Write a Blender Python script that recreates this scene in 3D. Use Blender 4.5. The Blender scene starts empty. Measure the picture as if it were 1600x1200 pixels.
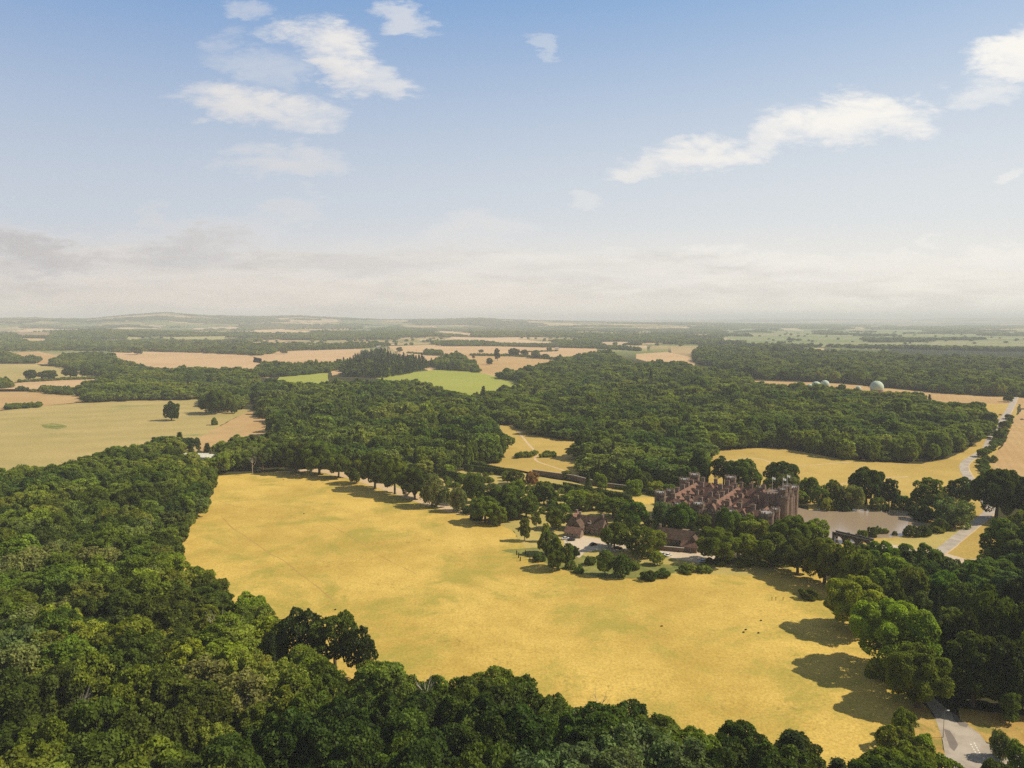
import bpy, math, random
import numpy as np
from mathutils import Vector, Matrix
from mathutils.geometry import delaunay_2d_cdt

# ------------------------------------------------------------------ camera, light, exposure
scene = bpy.context.scene
COL = scene.collection
F, CX, CY, HOR, CAMH = 1150.0, 800.0, 600.0, 498.0, 120.0
PITCH = math.atan((CY - HOR) / F)
cam_d = bpy.data.cameras.new('camera'); cam_d.sensor_width = 36; cam_d.sensor_fit = 'HORIZONTAL'
cam_d.lens = 36 * F / 1600; cam_d.clip_start = 0.5; cam_d.clip_end = 150000
cam = bpy.data.objects.new('camera', cam_d); COL.objects.link(cam)
cam.location = (0, 0, CAMH); cam.rotation_euler = (math.pi / 2 - PITCH, 0, 0)
scene.camera = cam

SUN_EL, SUN_AZ = math.radians(43), math.radians(3)      # azimuth measured from +X towards +Y
sd = Vector((math.cos(SUN_EL) * math.cos(SUN_AZ), math.cos(SUN_EL) * math.sin(SUN_AZ), math.sin(SUN_EL)))
sun_d = bpy.data.lights.new('sun', 'SUN'); sun_d.energy = 5.2; sun_d.angle = math.radians(0.6)
sun_d.color = (1.0, 0.905, 0.73)
sun = bpy.data.objects.new('sun', sun_d); COL.objects.link(sun)
sun.rotation_euler = sd.to_track_quat('Z', 'Y').to_euler()

scene.view_settings.view_transform = 'Standard'; scene.view_settings.look = 'None'
scene.view_settings.gamma = 1; scene.view_settings.exposure = 0.0
scene.cycles.use_denoising = False
scene.cycles.max_bounces = 5; scene.cycles.diffuse_bounces = 3; scene.cycles.glossy_bounces = 2
scene.cycles.transmission_bounces = 3; scene.cycles.volume_bounces = 1
scene.cycles.caustics_reflective = False; scene.cycles.caustics_refractive = False

class NT:
    """small node helper"""
    def __init__(s, tree):
        s.t = tree; tree.nodes.clear()
    def n(s, typ, **kw):
        nd = s.t.nodes.new(typ)
        for k, v in kw.items():
            if k == 'ins':
                for kk, vv in v.items():
                    s.set(nd.inputs[kk], vv)
            else: setattr(nd, k, v)
        return nd
    def set(s, inp, v):
        if isinstance(v, bpy.types.NodeSocket): s.t.links.new(v, inp)
        elif isinstance(v, bpy.types.Node): s.t.links.new(v.outputs[0], inp)
        else: inp.default_value = v
    def math(s, op, a, b=0.0, c=0.0, clamp=False):
        nd = s.t.nodes.new('ShaderNodeMath'); nd.operation = op; nd.use_clamp = clamp
        s.set(nd.inputs[0], a); s.set(nd.inputs[1], b); s.set(nd.inputs[2], c)
        return nd.outputs[0]
    def mix(s, f, a, b, mode='MIX'):
        nd = s.t.nodes.new('ShaderNodeMix'); nd.data_type = 'RGBA'; nd.blend_type = mode; nd.clamp_factor = True
        s.set(nd.inputs[0], f)
        for i, v in ((6, a), (7, b)):
            if isinstance(v, tuple) and len(v) == 3: v = v + (1,)
            s.set(nd.inputs[i], v)
        return nd.outputs[2]
    def smooth(s, v, lo, hi, a=0.0, b=1.0):
        nd = s.t.nodes.new('ShaderNodeMapRange'); nd.interpolation_type = 'SMOOTHSTEP'
        for i, x in enumerate((v, lo, hi, a, b)): s.set(nd.inputs[i], x)
        return nd.outputs[0]
    def noise(s, vec, scale, detail=4, rough=0.55, dist=0.0):
        nd = s.t.nodes.new('ShaderNodeTexNoise'); s.set(nd.inputs['Vector'], vec)
        nd.inputs['Scale'].default_value = scale; nd.inputs['Detail'].default_value = detail
        nd.inputs['Roughness'].default_value = rough; nd.inputs['Distortion'].default_value = dist
        return nd.outputs['Fac']

def tdir(px, py):
    """direction of a point of the sky as x/y, z/y in world axes"""
    cx = (px - CX) / F; cz = -(py - CY) / F
    y = math.cos(PITCH) + cz * math.sin(PITCH); z = -math.sin(PITCH) + cz * math.cos(PITCH)
    return cx / y, z / y

def build_world():
    w = bpy.data.worlds.new('World'); scene.world = w; w.use_nodes = True
    T = NT(w.node_tree)
    sky = T.n('ShaderNodeTexSky', sky_type='NISHITA', sun_disc=False, sun_elevation=SUN_EL,
              sun_rotation=math.pi / 2 - SUN_AZ, altitude=120, air_density=1.0, dust_density=1.6, ozone_density=1.6)
    tc = T.n('ShaderNodeTexCoord')
    sep = T.n('ShaderNodeSeparateXYZ', ins={0: tc.outputs['Generated']})
    X, Y, Z = sep.outputs
    ysafe = T.math('MAXIMUM', Y, 0.05)
    tx = T.math('DIVIDE', X, ysafe); tz = T.math('DIVIDE', Z, ysafe)
    front = T.smooth(Y, 0.1, 0.35)
    vec = T.n('ShaderNodeCombineXYZ', ins={0: tx, 1: tz, 2: 0.0}).outputs[0]
    vec2 = T.n('ShaderNodeCombineXYZ', ins={0: tx, 1: T.math('MULTIPLY', tz, 2.6), 2: 0.37}).outputs[0]
    n1 = T.noise(vec2, 5.0, 7, 0.6)
    n2 = T.noise(vec2, 15.0, 7, 0.65, 0.5); n3 = T.noise(vec2, 48.0, 5, 0.65, 0.3)
    nz = T.math('ADD', T.math('ADD', T.math('MULTIPLY', T.math('SUBTRACT', n1, 0.5), 1.4), T.math('MULTIPLY', T.math('SUBTRACT', n3, 0.5), 0.9)), T.math('MULTIPLY', T.math('SUBTRACT', n2, 0.5), 2.2))
    STR = 0.10
    # a milky veil that thickens towards the horizon
    el = T.math('ARCSINE', Z)
    veil = T.smooth(el, 0.05, 0.54, 1.0, 0.0)
    side = T.smooth(tx, -0.75, 0.75)
    veilcol = T.mix(side, (6.3, 6.7, 7.2), (8.3, 8.4, 8.2))
    blue = T.mix(0.8, sky.outputs[0], T.mix(side, (0.6, 2.8, 6.8), (1.6, 3.9, 7.5)))
    base = T.mix(T.math('MULTIPLY', veil, 0.95), blue, veilcol)
    low = T.smooth(tz, 0.0, 0.15, 1.0, 0.0)
    warm = T.mix(side, (8.7, 7.5, 6.3), (10.4, 9.4, 8.0))
    base = T.mix(T.math('MULTIPLY', low, 0.85), base, warm)
    high = T.smooth(el, 0.50, 0.85); back = T.smooth(Y, -0.25, 0.35, 1.0, 0.0)
    base = T.mix(T.math('MULTIPLY', T.math('MAXIMUM', high, back), 0.9), base, (2.0, 2.2, 2.4))  # unseen sky overhead and behind made dim and grey to deepen the shadows
    # named clouds: px, py, half width, half height, tilt(deg), strength, warmth
    CL = [(520, 95, 95, 38, -24, 1.0, 0), (600, 125, 60, 20, -8, .7, 0), (480, 75, 40, 18, -20, .7, 0), (400, 172, 120, 30, -6, .95, .1), (335, 155, 60, 22, -12, .6, 0),
          (465, 185, 75, 22, 4, .6, .1), (430, 258, 100, 24, 0, .6, .5), (480, 248, 40, 20, -30, .55, .4), (460, 330, 55, 18, 4, .38, .8),
          (375, 20, 36, 15, 0, .4, 0), (635, 40, 46, 18, -5, .6, 0), (395, 105, 80, 30, -10, .36, 0), (330, 375, 110, 30, 0, .42, 1.6),
          (745, 362, 95, 20, 8, .5, .8), (905, 318, 26, 11, 0, .35, .3), (1005, 270, 46, 17, 5, .8, .2), (1090, 250, 90, 26, 2, .95, .1), (1185, 232, 40, 15, 0, .7, .1),
          (1330, 195, 130, 34, 3, 1.2, 0), (1270, 200, 100, 18, 8, .8, 0), (1370, 185, 70, 30, 0, 1.1, 0), (1590, 90, 80, 34, 12, 1.25, 0), (1530, 150, 66, 26, 5, .55, 0),
          (1160, 403, 110, 15, 2, .85, .3), (810, 408, 34, 9, 5, .7, .3), (960, 400, 50, 9, 0, .5, .4), (1580, 405, 90, 20, 8, .8, .3), (1410, 405, 80, 10, 0, .5, .3),
          (1460, 374, 30, 7, 0, .5, .2), (40, 400, 170, 36, -10, .9, 1.6), (310, 388, 110, 36, 0, .8, 1.6), (250, 345, 40, 14, -12, .4, 1.6), (640, 410, 160, 24, 4, .6, 1.2), (950, 425, 200, 18, 0, .6, .8), (1330, 425, 200, 16, 0, .5, .5), (1575, 285, 30, 8, 8, .45, .1), (845, 78, 26, 12, -20, .3, 0), (150, 400, 90, 10, 0, .35, .3), (1050, 432, 120, 12, 0, .45, .5)]
    wa = T.noise(vec2, 9.0, 7, 0.62, 0.2); vw = T.n('ShaderNodeCombineXYZ', ins={0: T.math('ADD', tx, 3.3), 1: T.math('MULTIPLY', tz, 2.6), 2: 5.1}).outputs[0]; wb = T.noise(vw, 11.0, 7, 0.62, 0.2)
    wc = T.noise(vw, 38.0, 5, 0.6, 0.2)
    wx = T.math('ADD', tx, T.math('MULTIPLY', T.math('SUBTRACT', wa, 0.5), 0.13)); wx = T.math('ADD', wx, T.math('MULTIPLY', T.math('SUBTRACT', wc, 0.5), 0.025))
    wz = T.math('ADD', tz, T.math('MULTIPLY', T.math('SUBTRACT', wb, 0.5), 0.075)); wz = T.math('ADD', wz, T.math('MULTIPLY', T.math('SUBTRACT', wc, 0.5), 0.014))
    total = None; warmt = None; shade = None
    for (px, py, a, b, tilt, st, wm) in CL:
        x0, z0 = tdir(px, py); a /= F; b /= F * .86
        dx = T.math('SUBTRACT', wx, x0); dz = T.math('SUBTRACT', wz, z0)
        c, s = math.cos(math.radians(tilt)), math.sin(math.radians(tilt))
        u = T.math('ADD', T.math('MULTIPLY', dx, c / a), T.math('MULTIPLY', dz, s / a))
        v = T.math('ADD', T.math('MULTIPLY', dx, -s / b), T.math('MULTIPLY', dz, c / b))
        v = T.math('MULTIPLY', v, T.smooth(v, -0.2, 0.2, 1.35, 0.85))
        d = T.math('ADD', T.math('MULTIPLY', u, u), T.math('MULTIPLY', v, v))
        m = T.math('SUBTRACT', 0.98, T.math('MULTIPLY', d, 0.80))
        m = T.math('MAXIMUM', m, -1.0)
        m = T.math('ADD', m, T.math('MULTIPLY', nz, 0.95))
        m = T.smooth(m, -0.15, 1.05, 0.0, min(st, 1.0) * 0.97)
        sh = T.math('MULTIPLY', m, T.smooth(v, -0.75, 0.15, 1.0, 0.0)); shade = sh if shade is None else T.math('MAXIMUM', shade, sh)
        total = m if total is None else T.math('MAXIMUM', total, m)
        ww = T.math('MULTIPLY', m, min(wm, 1.0)); warmt = ww if warmt is None else T.math('MAXIMUM', warmt, ww)
    total = T.math('MULTIPLY', total, front)
    # flat cloud bank near the horizon
    vec3 = T.n('ShaderNodeCombineXYZ', ins={0: T.math('MULTIPLY', tx, 1.6), 1: T.math('MULTIPLY', tz, 9.0), 2: 2.2}).outputs[0]
    b1 = T.noise(vec3, 2.2, 8, 0.6, 0.3)
    top = T.math('ADD', 0.085, T.math('MULTIPLY', T.math('SUBTRACT', b1, 0.5), 0.16))
    bank = T.smooth(T.math('SUBTRACT', top, tz), -0.006, 0.02)
    bank = T.math('MULTIPLY', bank, T.smooth(b1, 0.35, 0.62, 0.35, 0.85))
    b2 = T.noise(vec3, 5.0, 8, 0.6, 0.2)
    bl = T.mix(T.smooth(b2, .35, .65), (5.1, 4.9, 4.8), (7.4, 6.9, 6.4)); br = T.mix(T.smooth(b2, .35, .65), (7.4, 7.1, 6.7), (9.9, 9.6, 8.8))
    col = T.mix(T.math('MULTIPLY', bank, 0.75), base, T.mix(side, bl, br))
    white = T.mix(side, (8.0, 7.8, 7.7), (9.9, 9.6, 9.0))
    cloudc = T.mix(warmt, white, T.mix(side, (5.1, 4.9, 4.9), (8.8, 8.3, 7.6)))
    cloudc = T.mix(T.math('MULTIPLY', shade, 0.55), cloudc, T.mix(side, (6.0, 6.1, 6.6), (8.4, 8.4, 8.6)))
    col = T.mix(total, col, cloudc)
    bg = T.n('ShaderNodeBackground', ins={0: col, 1: STR})
    out = T.n('ShaderNodeOutputWorld', ins={0: bg})
build_world()

# ------------------------------------------------------------------ numpy noise, terrain, projection
def _hash(ix, iy, seed):
    h = (ix.astype(np.int64) * 374761393 + iy.astype(np.int64) * 668265263 + seed * 974634777) & 0x7fffffff
    h = ((h ^ (h >> 13)) * 1274126177) & 0x7fffffff
    return ((h ^ (h >> 16)) & 0xffffff) / float(0xffffff)
def vnoise(x, y, seed=0, octs=4):
    out = 0; amp = 1; tot = 0
    x = np.asarray(x, float); y = np.asarray(y, float)
    for o in range(octs):
        ix = np.floor(x); iy = np.floor(y); fx = x - ix; fy = y - iy
        fx = fx * fx * (3 - 2 * fx); fy = fy * fy * (3 - 2 * fy)
        a = _hash(ix, iy, seed + o); b = _hash(ix + 1, iy, seed + o); c = _hash(ix, iy + 1, seed + o); d = _hash(ix + 1, iy + 1, seed + o)
        out = out + amp * ((a * (1 - fx) + b * fx) * (1 - fy) + (c * (1 - fx) + d * fx) * fy)
        tot += amp; amp *= .5; x = x * 2.03 + 11.3; y = y * 2.03 + 5.7
    return out / tot
def sst(a, b, x):
    t = np.clip((x - a) / (b - a), 0, 1); return t * t * (3 - 2 * t)
SKX = [-400, 0, 60, 140, 200, 260, 330, 400, 470, 540, 600, 700, 750, 800, 860, 950, 1050, 1200, 1400, 1600, 2000]
SKY = [500, 498.5, 497, 499, 494.5, 490.5, 494, 495.5, 494.5, 497, 499.8, 499, 497.5, 500.5, 502, 504, 505, 507, 509, 509, 509]
FX = [-400, 800, 900, 1000, 1100, 1180, 1240, 1350, 1400, 1480, 1600, 2000]
FY = [501, 501, 500.5, 500, 499.5, 497.5, 497.5, 498.5, 499, 497, 496.5, 497]
def H(x, y):
    x = np.asarray(x, float); y = np.asarray(y, float)
    r = np.hypot(x, y); ys = np.maximum(y, 1.0)
    px = CX + F * x / ys * 0.998
    front = sst(0, 1500, y)
    roll = (vnoise(x / 1500, y / 1500, 3) - 0.42) * 105 * sst(3500, 6500, r)
    flat = sst(1000, 1350, px) * 0.85
    roll = roll * (1 - flat * (1 - sst(8000, 11000, r)))
    T1 = (HOR - np.interp(px, SKX, SKY)) / F
    h1 = (CAMH + T1 * 12500) * sst(7600, 12300, r) * (1 - 0.45 * sst(12800, 17000, r))
    h1 = h1 * (0.93 + 0.12 * vnoise(x / 900, y / 900, 9, 3)) + 5 * (vnoise(x / 120, y / 120, 5, 2) - .5) * sst(8000, 12000, r)
    T2 = (HOR - np.interp(px, FX, FY)) / F
    h2 = (CAMH + T2 * 27000) * sst(17000, 26500, r)
    return front * np.maximum(np.maximum(roll * (1 - sst(9000, 12000, r)) + h1, h2 * sst(15000, 17000, r)), -12)
def P(px, py, z=0.0):
    cx = (px - CX) / F; cz = -(py - CY) / F
    dy = math.cos(PITCH) + cz * math.sin(PITCH); dz = -math.sin(PITCH) + cz * math.cos(PITCH)
    t = (CAMH - z) / max(-dz, 1e-4)
    return cx * t, dy * t
def poly(pts): return np.array([P(*p) for p in pts])
def proj(x, y, z):
    zc = y * math.cos(PITCH) - (z - CAMH) * math.sin(PITCH)
    yc = y * math.sin(PITCH) + (z - CAMH) * math.cos(PITCH)
    return CX + F * x / zc, CY - F * yc / zc
def inside(pl, x, y):
    x = np.asarray(x); y = np.asarray(y); r = np.zeros(x.shape, bool); n = len(pl); j = n - 1
    for i in range(n):
        xi, yi = pl[i]; xj, yj = pl[j]
        c = ((yi > y) != (yj > y)) & (x < (xj - xi) * (y - yi) / ((yj - yi) if yj != yi else 1e-9) + xi)
        r ^= c; j = i
    return r

# ------------------------------------------------------------------ object helpers
def tag(o, label=None, cat=None, group=None, kind=None):
    if label: o['label'] = label
    if cat: o['category'] = cat
    if group: o['group'] = group
    if kind: o['kind'] = kind
    return o
def link(o, parent=None):
    COL.objects.link(o)
    if parent is not None: o.parent = parent
    return o
def empty(name, loc, rz=0, label=None, cat=None, group=None):
    o = bpy.data.objects.new(name, None); o.empty_display_size = 1
    link(o); o.location = loc; o.rotation_euler = (0, 0, rz)
    return tag(o, label, cat, group)
def npmesh(name, V, Fc, mats, tint=None, midx=None, smooth=False):
    """V (n,3); Fc list or array of equal sized faces"""
    me = bpy.data.meshes.new(name)
    V = np.asarray(V, np.float32); Fc = np.asarray(Fc, np.int32); k = Fc.shape[1]
    me.vertices.add(len(V)); me.vertices.foreach_set('co', V.ravel())
    me.loops.add(Fc.size); me.loops.foreach_set('vertex_index', Fc.ravel())
    me.polygons.add(len(Fc)); me.polygons.foreach_set('loop_start', np.arange(len(Fc), dtype=np.int32) * k)
    if midx is not None: me.polygons.foreach_set('material_index', np.asarray(midx, np.int32))
    if tint is not None:
        a = me.attributes.new('tint', 'FLOAT', 'POINT'); a.data.foreach_set('value', np.asarray(tint, np.float32))
    me.update(calc_edges=True)
    if smooth: me.polygons.foreach_set('use_smooth', np.ones(len(Fc), bool))
    for m in (mats if isinstance(mats, (list, tuple)) else [mats]): me.materials.append(m)
    return me
class MB:
    def __init__(s): s.v = []; s.f = []
    def add(s, vs, fs):
        b = len(s.v); s.v += [tuple(v) for v in vs]; s.f += [tuple(i + b for i in f) for f in fs]; return s
    def box(s, x0, x1, y0, y1, z0, z1, rz=0, piv=(0, 0)):
        vs = [(x, y, z) for z in (z0, z1) for (x, y) in ((x0, y0), (x1, y0), (x1, y1), (x0, y1))]
        if rz:
            c, n = math.cos(rz), math.sin(rz)
            vs = [(piv[0] + (x - piv[0]) * c - (y - piv[1]) * n, piv[1] + (x - piv[0]) * n + (y - piv[1]) * c, z) for x, y, z in vs]
        return s.add(vs, [(3, 2, 1, 0), (4, 5, 6, 7), (0, 1, 5, 4), (1, 2, 6, 5), (2, 3, 7, 6), (3, 0, 4, 7)])
    def prism(s, cx, cy, r, z0, z1, n=8, r1=None, ph=0.0):
        r1 = r if r1 is None else r1
        vs = [(cx + r * math.cos(ph + 2 * math.pi * i / n), cy + r * math.sin(ph + 2 * math.pi * i / n), z0) for i in range(n)]
        vs += [(cx + r1 * math.cos(ph + 2 * math.pi * i / n), cy + r1 * math.sin(ph + 2 * math.pi * i / n), z1) for i in range(n)]
        return s.add(vs, [tuple(range(n))[::-1], tuple(range(n, 2 * n))] + [(i, (i + 1) % n, n + (i + 1) % n, n + i) for i in range(n)])
    def gable(s, x0, x1, y0, y1, z0, z1, axis='x', over=0.4, th=0.25):
        """pitched roof over a rectangle, ridge along axis, as two slabs"""
        if axis == 'x':
            ym = (y0 + y1) / 2; X0, X1 = x0 - over, x1 + over
            prof = [(y0 - over, z0 - over * .6), (ym, z1), (y1 + over, z0 - over * .6)]
            vs = []
            for X in (X0, X1):
                for (yy, zz) in prof: vs.append((X, yy, zz))
                for (yy, zz) in prof: vs.append((X, yy, zz + th))
        else:
            xm = (x0 + x1) / 2; Y0, Y1 = y0 - over, y1 + over
            prof = [(x0 - over, z0 - over * .6), (xm, z1), (x1 + over, z0 - over * .6)]
            vs = []
            for Y in (Y0, Y1):
                for (xx, zz) in prof: vs.append((xx, Y, zz))
                for (xx, zz) in prof: vs.append((xx, Y, zz + th))
        fs = [(3, 9, 10, 4), (4, 10, 11, 5), (0, 1, 7, 6), (1, 2, 8, 7), (0, 6, 9, 3), (2, 5, 11, 8),
              (0, 3, 4, 1), (1, 4, 5, 2), (6, 7, 10, 9), (7, 8, 11, 10)]
        return s.add(vs, fs)
    def wedge(s, x0, x1, y0, y1, z0, z1, axis='x'):
        """solid gable triangle body"""
        if axis == 'x':
            ym = (y0 + y1) / 2
            vs = [(x0, y0, z0), (x0, y1, z0), (x0, ym, z1), (x1, y0, z0), (x1, y1, z0), (x1, ym, z1)]
        else:
            xm = (x0 + x1) / 2
            vs = [(x0, y0, z0), (x1, y0, z0), (xm, y0, z1), (x0, y1, z0), (x1, y1, z0), (xm, y1, z1)]
        return s.add(vs, [(0, 1, 2), (3, 5, 4), (0, 3, 4, 1), (1, 4, 5, 2), (2, 5, 3, 0)])
    def tube(s, a, b, r0, r1, n=6):
        a = Vector(a); b = Vector(b); d = (b - a).normalized(); u = d.orthogonal().normalized(); w = d.cross(u)
        vs = [a + (u * math.cos(t) + w * math.sin(t)) * r0 for t in [2 * math.pi * i / n for i in range(n)]]
        vs += [b + (u * math.cos(t) + w * math.sin(t)) * r1 for t in [2 * math.pi * i / n for i in range(n)]]
        return s.add(vs, [tuple(range(n))[::-1], tuple(range(n, 2 * n))] + [(i, (i + 1) % n, n + (i + 1) % n, n + i) for i in range(n)])
    def mesh(s, name, mat, bevel=0, smooth=False):
        me = bpy.data.meshes.new(name); me.from_pydata(s.v, [], s.f); me.materials.append(mat); me.update()
        import bmesh
        bm = bmesh.new(); bm.from_mesh(me); bmesh.ops.recalc_face_normals(bm, faces=bm.faces[:])
        if bevel: bmesh.ops.bevel(bm, geom=bm.edges[:], offset=bevel, segments=2, affect='EDGES')
        bm.to_mesh(me); bm.free()
        if smooth:
            for p in me.polygons: p.use_smooth = True
        return me
    def build(s, name, mat, parent=None, bevel=0, smooth=False, loc=None, rz=0):
        o = bpy.data.objects.new(name, s.mesh(name, mat, bevel, smooth)); link(o, parent)
        if loc is not None: o.location = loc
        if rz: o.rotation_euler = (0, 0, rz)
        return o

# ------------------------------------------------------------------ materials
def newmat(name):
    m = bpy.data.materials.new(name); m.use_nodes = True
    return m, NT(m.node_tree)
def finish(T, col, rough=0.9, spec=0.2, bump=None, bstr=0.3, bdist=0.1):
    b = T.n('ShaderNodeBsdfPrincipled'); T.set(b.inputs['Base Color'], col if not (isinstance(col, tuple) and len(col) == 3) else col + (1,))
    T.set(b.inputs['Roughness'], rough); b.inputs['Specular IOR Level'].default_value = spec
    if bump is not None:
        bn = T.n('ShaderNodeBump', ins={'Height': bump, 'Strength': bstr, 'Distance': bdist}); T.set(b.inputs['Normal'], bn.outputs[0])
    T.n('ShaderNodeOutputMaterial', ins={0: b})
    return b
def simple(name, c, rough=0.8, spec=0.3, var=0.12, scale=1.0, metallic=0.0):
    m, T = newmat(name); g = T.n('ShaderNodeNewGeometry').outputs['Position']
    f = T.noise(g, scale, 5)
    col = T.mix(f, tuple(x * (1 - var * 2) for x in c), tuple(min(1, x * (1 + var * 2)) for x in c))
    b = finish(T, col, rough, spec); b.inputs['Metallic'].default_value = metallic
    return m
def fieldmat(name, a, b, c=None, s1=0.01, s2=0.08, s3=0.6, stripes=None, cfac=(0.55, 0.72), speck=0.0, speckcol=(0.16, 0.13, 0.035), stripeamt=0.25, bump=True):
    """a,b broad tones, c patch tone"""
    m, T = newmat(name); g = T.n('ShaderNodeNewGeometry').outputs['Position']
    n1 = T.noise(g, s1, 5, 0.6); n2 = T.noise(g, s2, 6, 0.65); n3 = T.noise(g, s3, 5, 0.75)
    f = T.math('ADD', T.math('MULTIPLY', n1, 0.55), T.math('ADD', T.math('MULTIPLY', n2, 0.3), T.math('MULTIPLY', n3, 0.15)))
    col = T.mix(T.smooth(f, 0.36, 0.62), a, b)
    if c is not None:
        n4 = T.noise(g, s1 * 1.7, 7, 0.68, 0.5)
        n5 = T.noise(g, s2 * 2, 5, 0.7)
        pf = T.math('ADD', n4, T.math('MULTIPLY', T.math('SUBTRACT', n5, 0.5), 0.3))
        col = T.mix(T.smooth(pf, cfac[0], cfac[1], 0, 0.85), col, c)
    if stripes:
        rot = T.n('ShaderNodeMapping', ins={0: g}); rot.inputs['Rotation'].default_value = (0, 0, stripes[1])
        wv = T.n('ShaderNodeTexWave', ins={0: rot.outputs[0], 'Scale': stripes[0], 'Distortion': 1.2, 'Detail': 2.0, 'Detail Scale': 0.2})
        col = T.mix(T.math('MULTIPLY', wv.outputs['Fac'], stripeamt), col, tuple(x * 0.55 for x in a))
    # fine mottling of stalks and tussocks
    n6 = T.noise(g, s3 * 2.2, 4, 0.8)
    col = T.mix(T.smooth(n6, 0.38, 0.66, 0, 0.5), col, tuple(x * 0.55 for x in a))
    if speck:
        n7 = T.noise(g, 0.42, 6, 0.75, 0.6); n8 = T.noise(g, 0.025, 5, 0.7)
        sp = T.math('MULTIPLY', T.smooth(n7, 0.54, 0.68), T.smooth(n8, 0.42, 0.68))
        col = T.mix(T.math('MULTIPLY', sp, speck), col, speckcol)
    finish(T, col, 0.95, 0.1, n3 if bump else None, 0.5, 0.4)
    return m
M = {}
M['meadow'] = fieldmat('dry_meadow_grass', (0.50, 0.335, 0.070), (0.76, 0.525, 0.130), (0.38, 0.325, 0.062), 0.012, 0.09, 0.45, speck=0.75, cfac=(0.46, 0.64))
M['tan'] = fieldmat('stubble', (0.58, 0.38, 0.19), (0.68, 0.46, 0.25), None, 0.004, 0.02, 0.1, stripes=(0.022, 0.9), stripeamt=0.22, bump=False)
M['orange'] = fieldmat('dry_orange_grass', (0.50, 0.31, 0.13), (0.60, 0.40, 0.18), (0.42, 0.35, 0.15), 0.01, 0.05, 0.3, stripes=(0.05, 0.5), stripeamt=0.15)
M['pasture'] = fieldmat('pasture_grass', (0.41, 0.33, 0.115), (0.55, 0.41, 0.165), (0.25, 0.27, 0.075), 0.005, 0.03, 0.25, stripes=(0.006, 1.25), stripeamt=0.16)
M['green'] = fieldmat('lush_grass', (0.34, 0.36, 0.06), (0.40, 0.40, 0.08), None, 0.005, 0.03, 0.2, stripes=(0.02, 1.3), stripeamt=0.12, bump=False)
M['park'] = fieldmat('parched_park_grass', (0.46, 0.315, 0.08), (0.60, 0.42, 0.115), (0.36, 0.31, 0.07), 0.009, 0.05, 0.35, speck=0.3)
M['lawn'] = fieldmat('dry_lawn', (0.42, 0.34, 0.10), (0.56, 0.43, 0.14), (0.24, 0.27, 0.07), 0.02, 0.1, 0.7)
M['rough'] = fieldmat('rough_green_grass', (0.20, 0.20, 0.05), (0.34, 0.31, 0.09), (0.12, 0.16, 0.035), 0.03, 0.12, 0.8, cfac=(0.48, 0.6))
M['gravel'] = fieldmat('pale_gravel', (0.60, 0.47, 0.32), (0.70, 0.57, 0.42), None, 0.03, 0.2, 1.2)
M['track'] = fieldmat('trodden_earth', (0.42, 0.26, 0.07), (0.52, 0.34, 0.10), None, 0.03, 0.2, 1.2)
M['verge'] = fieldmat('dry_verge_grass', (0.45, 0.27, 0.07), (0.64, 0.44, 0.14), (0.28, 0.26, 0.06), 0.06, 0.25, 1.3, speck=0.6, cfac=(0.48, 0.62))
M['dust'] = fieldmat('dusty_path', (0.62, 0.44, 0.24), (0.70, 0.52, 0.31), None, 0.03, 0.2, 1.2)

def asphaltmat():
    m, T = newmat('worn_asphalt'); g = T.n('ShaderNodeNewGeometry').outputs['Position']
    n1 = T.noise(g, 0.15, 4); n2 = T.noise(g, 3.0, 4, .7)
    col = T.mix(T.smooth(n1, .35, .65), (0.38, 0.32, 0.255), (0.50, 0.43, 0.35))
    col = T.mix(T.smooth(n2, .4, .7, 0, .35), col, (0.22, 0.18, 0.14))
    finish(T, col, 0.9, 0.2, n2, .2, .02); return m
M['road'] = asphaltmat()
M['patch'] = simple('darker_asphalt_patch', (0.21, 0.175, 0.15), .9, .2, .1, .5)
M['white_paint'] = simple('white_road_paint', (0.78, 0.74, 0.66), .7, .3, .05, 2)
M['kerb'] = simple('kerb_stone', (0.5, 0.43, 0.33), .9, .2, .1, 1)

def foliage(name, stops, objcolor=False, trans=0.35):
    m, T = newmat(name)
    oi = T.n('ShaderNodeObjectInfo')
    if objcolor: base = oi.outputs['Color']
    else:
        cr = T.n('ShaderNodeValToRGB', ins={0: oi.outputs['Random']})
        e = cr.color_ramp.elements
        while len(e) > 1: e.remove(e[0])
        e[0].position = stops[0][0]; e[0].color = stops[0][1] + (1,)
        for p_, c_ in stops[1:]:
            k = e.new(p_); k.color = c_ + (1,)
        base = cr.outputs[0]
    at = T.n('ShaderNodeAttribute', attribute_name='tint')
    g = T.n('ShaderNodeNewGeometry').outputs['Position']
    n = T.noise(g, 0.35, 3)
    nb = T.noise(g, 0.012, 3, .6); base = T.mix(T.smooth(nb, .35, .65), T.mix(1.0, base, (.66, .78, .85), 'MULTIPLY'), T.mix(1.0, base, (1.38, 1.22, 1.1), 'MULTIPLY'))
    v = T.math('ADD', T.math('MULTIPLY', at.outputs['Fac'], 0.75), T.math('MULTIPLY', n, 0.55))
    bright = T.mix(1.0, base, (1.95, 1.95, 1.3), 'MULTIPLY'); dark = T.mix(1.0, base, (0.66, 0.66, 0.6), 'MULTIPLY')
    col = T.mix(T.smooth(v, 0.2, 1.05), dark, bright)
    d = T.n('ShaderNodeBsdfDiffuse', ins={0: col}); 
    tcol = T.mix(1.0, col, (1.25, 1.3, 0.55), 'MULTIPLY')
    t = T.n('ShaderNodeBsdfTranslucent', ins={0: tcol})
    gl = T.n('ShaderNodeBsdfGlossy', ins={0: (0.5, 0.5, 0.45, 1), 1: 0.55})
    mx = T.n('ShaderNodeMixShader', ins={0: trans, 1: d, 2: t})
    mx2 = T.n('ShaderNodeMixShader', ins={0: 0.015, 1: mx, 2: gl})
    T.n('ShaderNodeOutputMaterial', ins={0: mx2})
    return m
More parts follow.
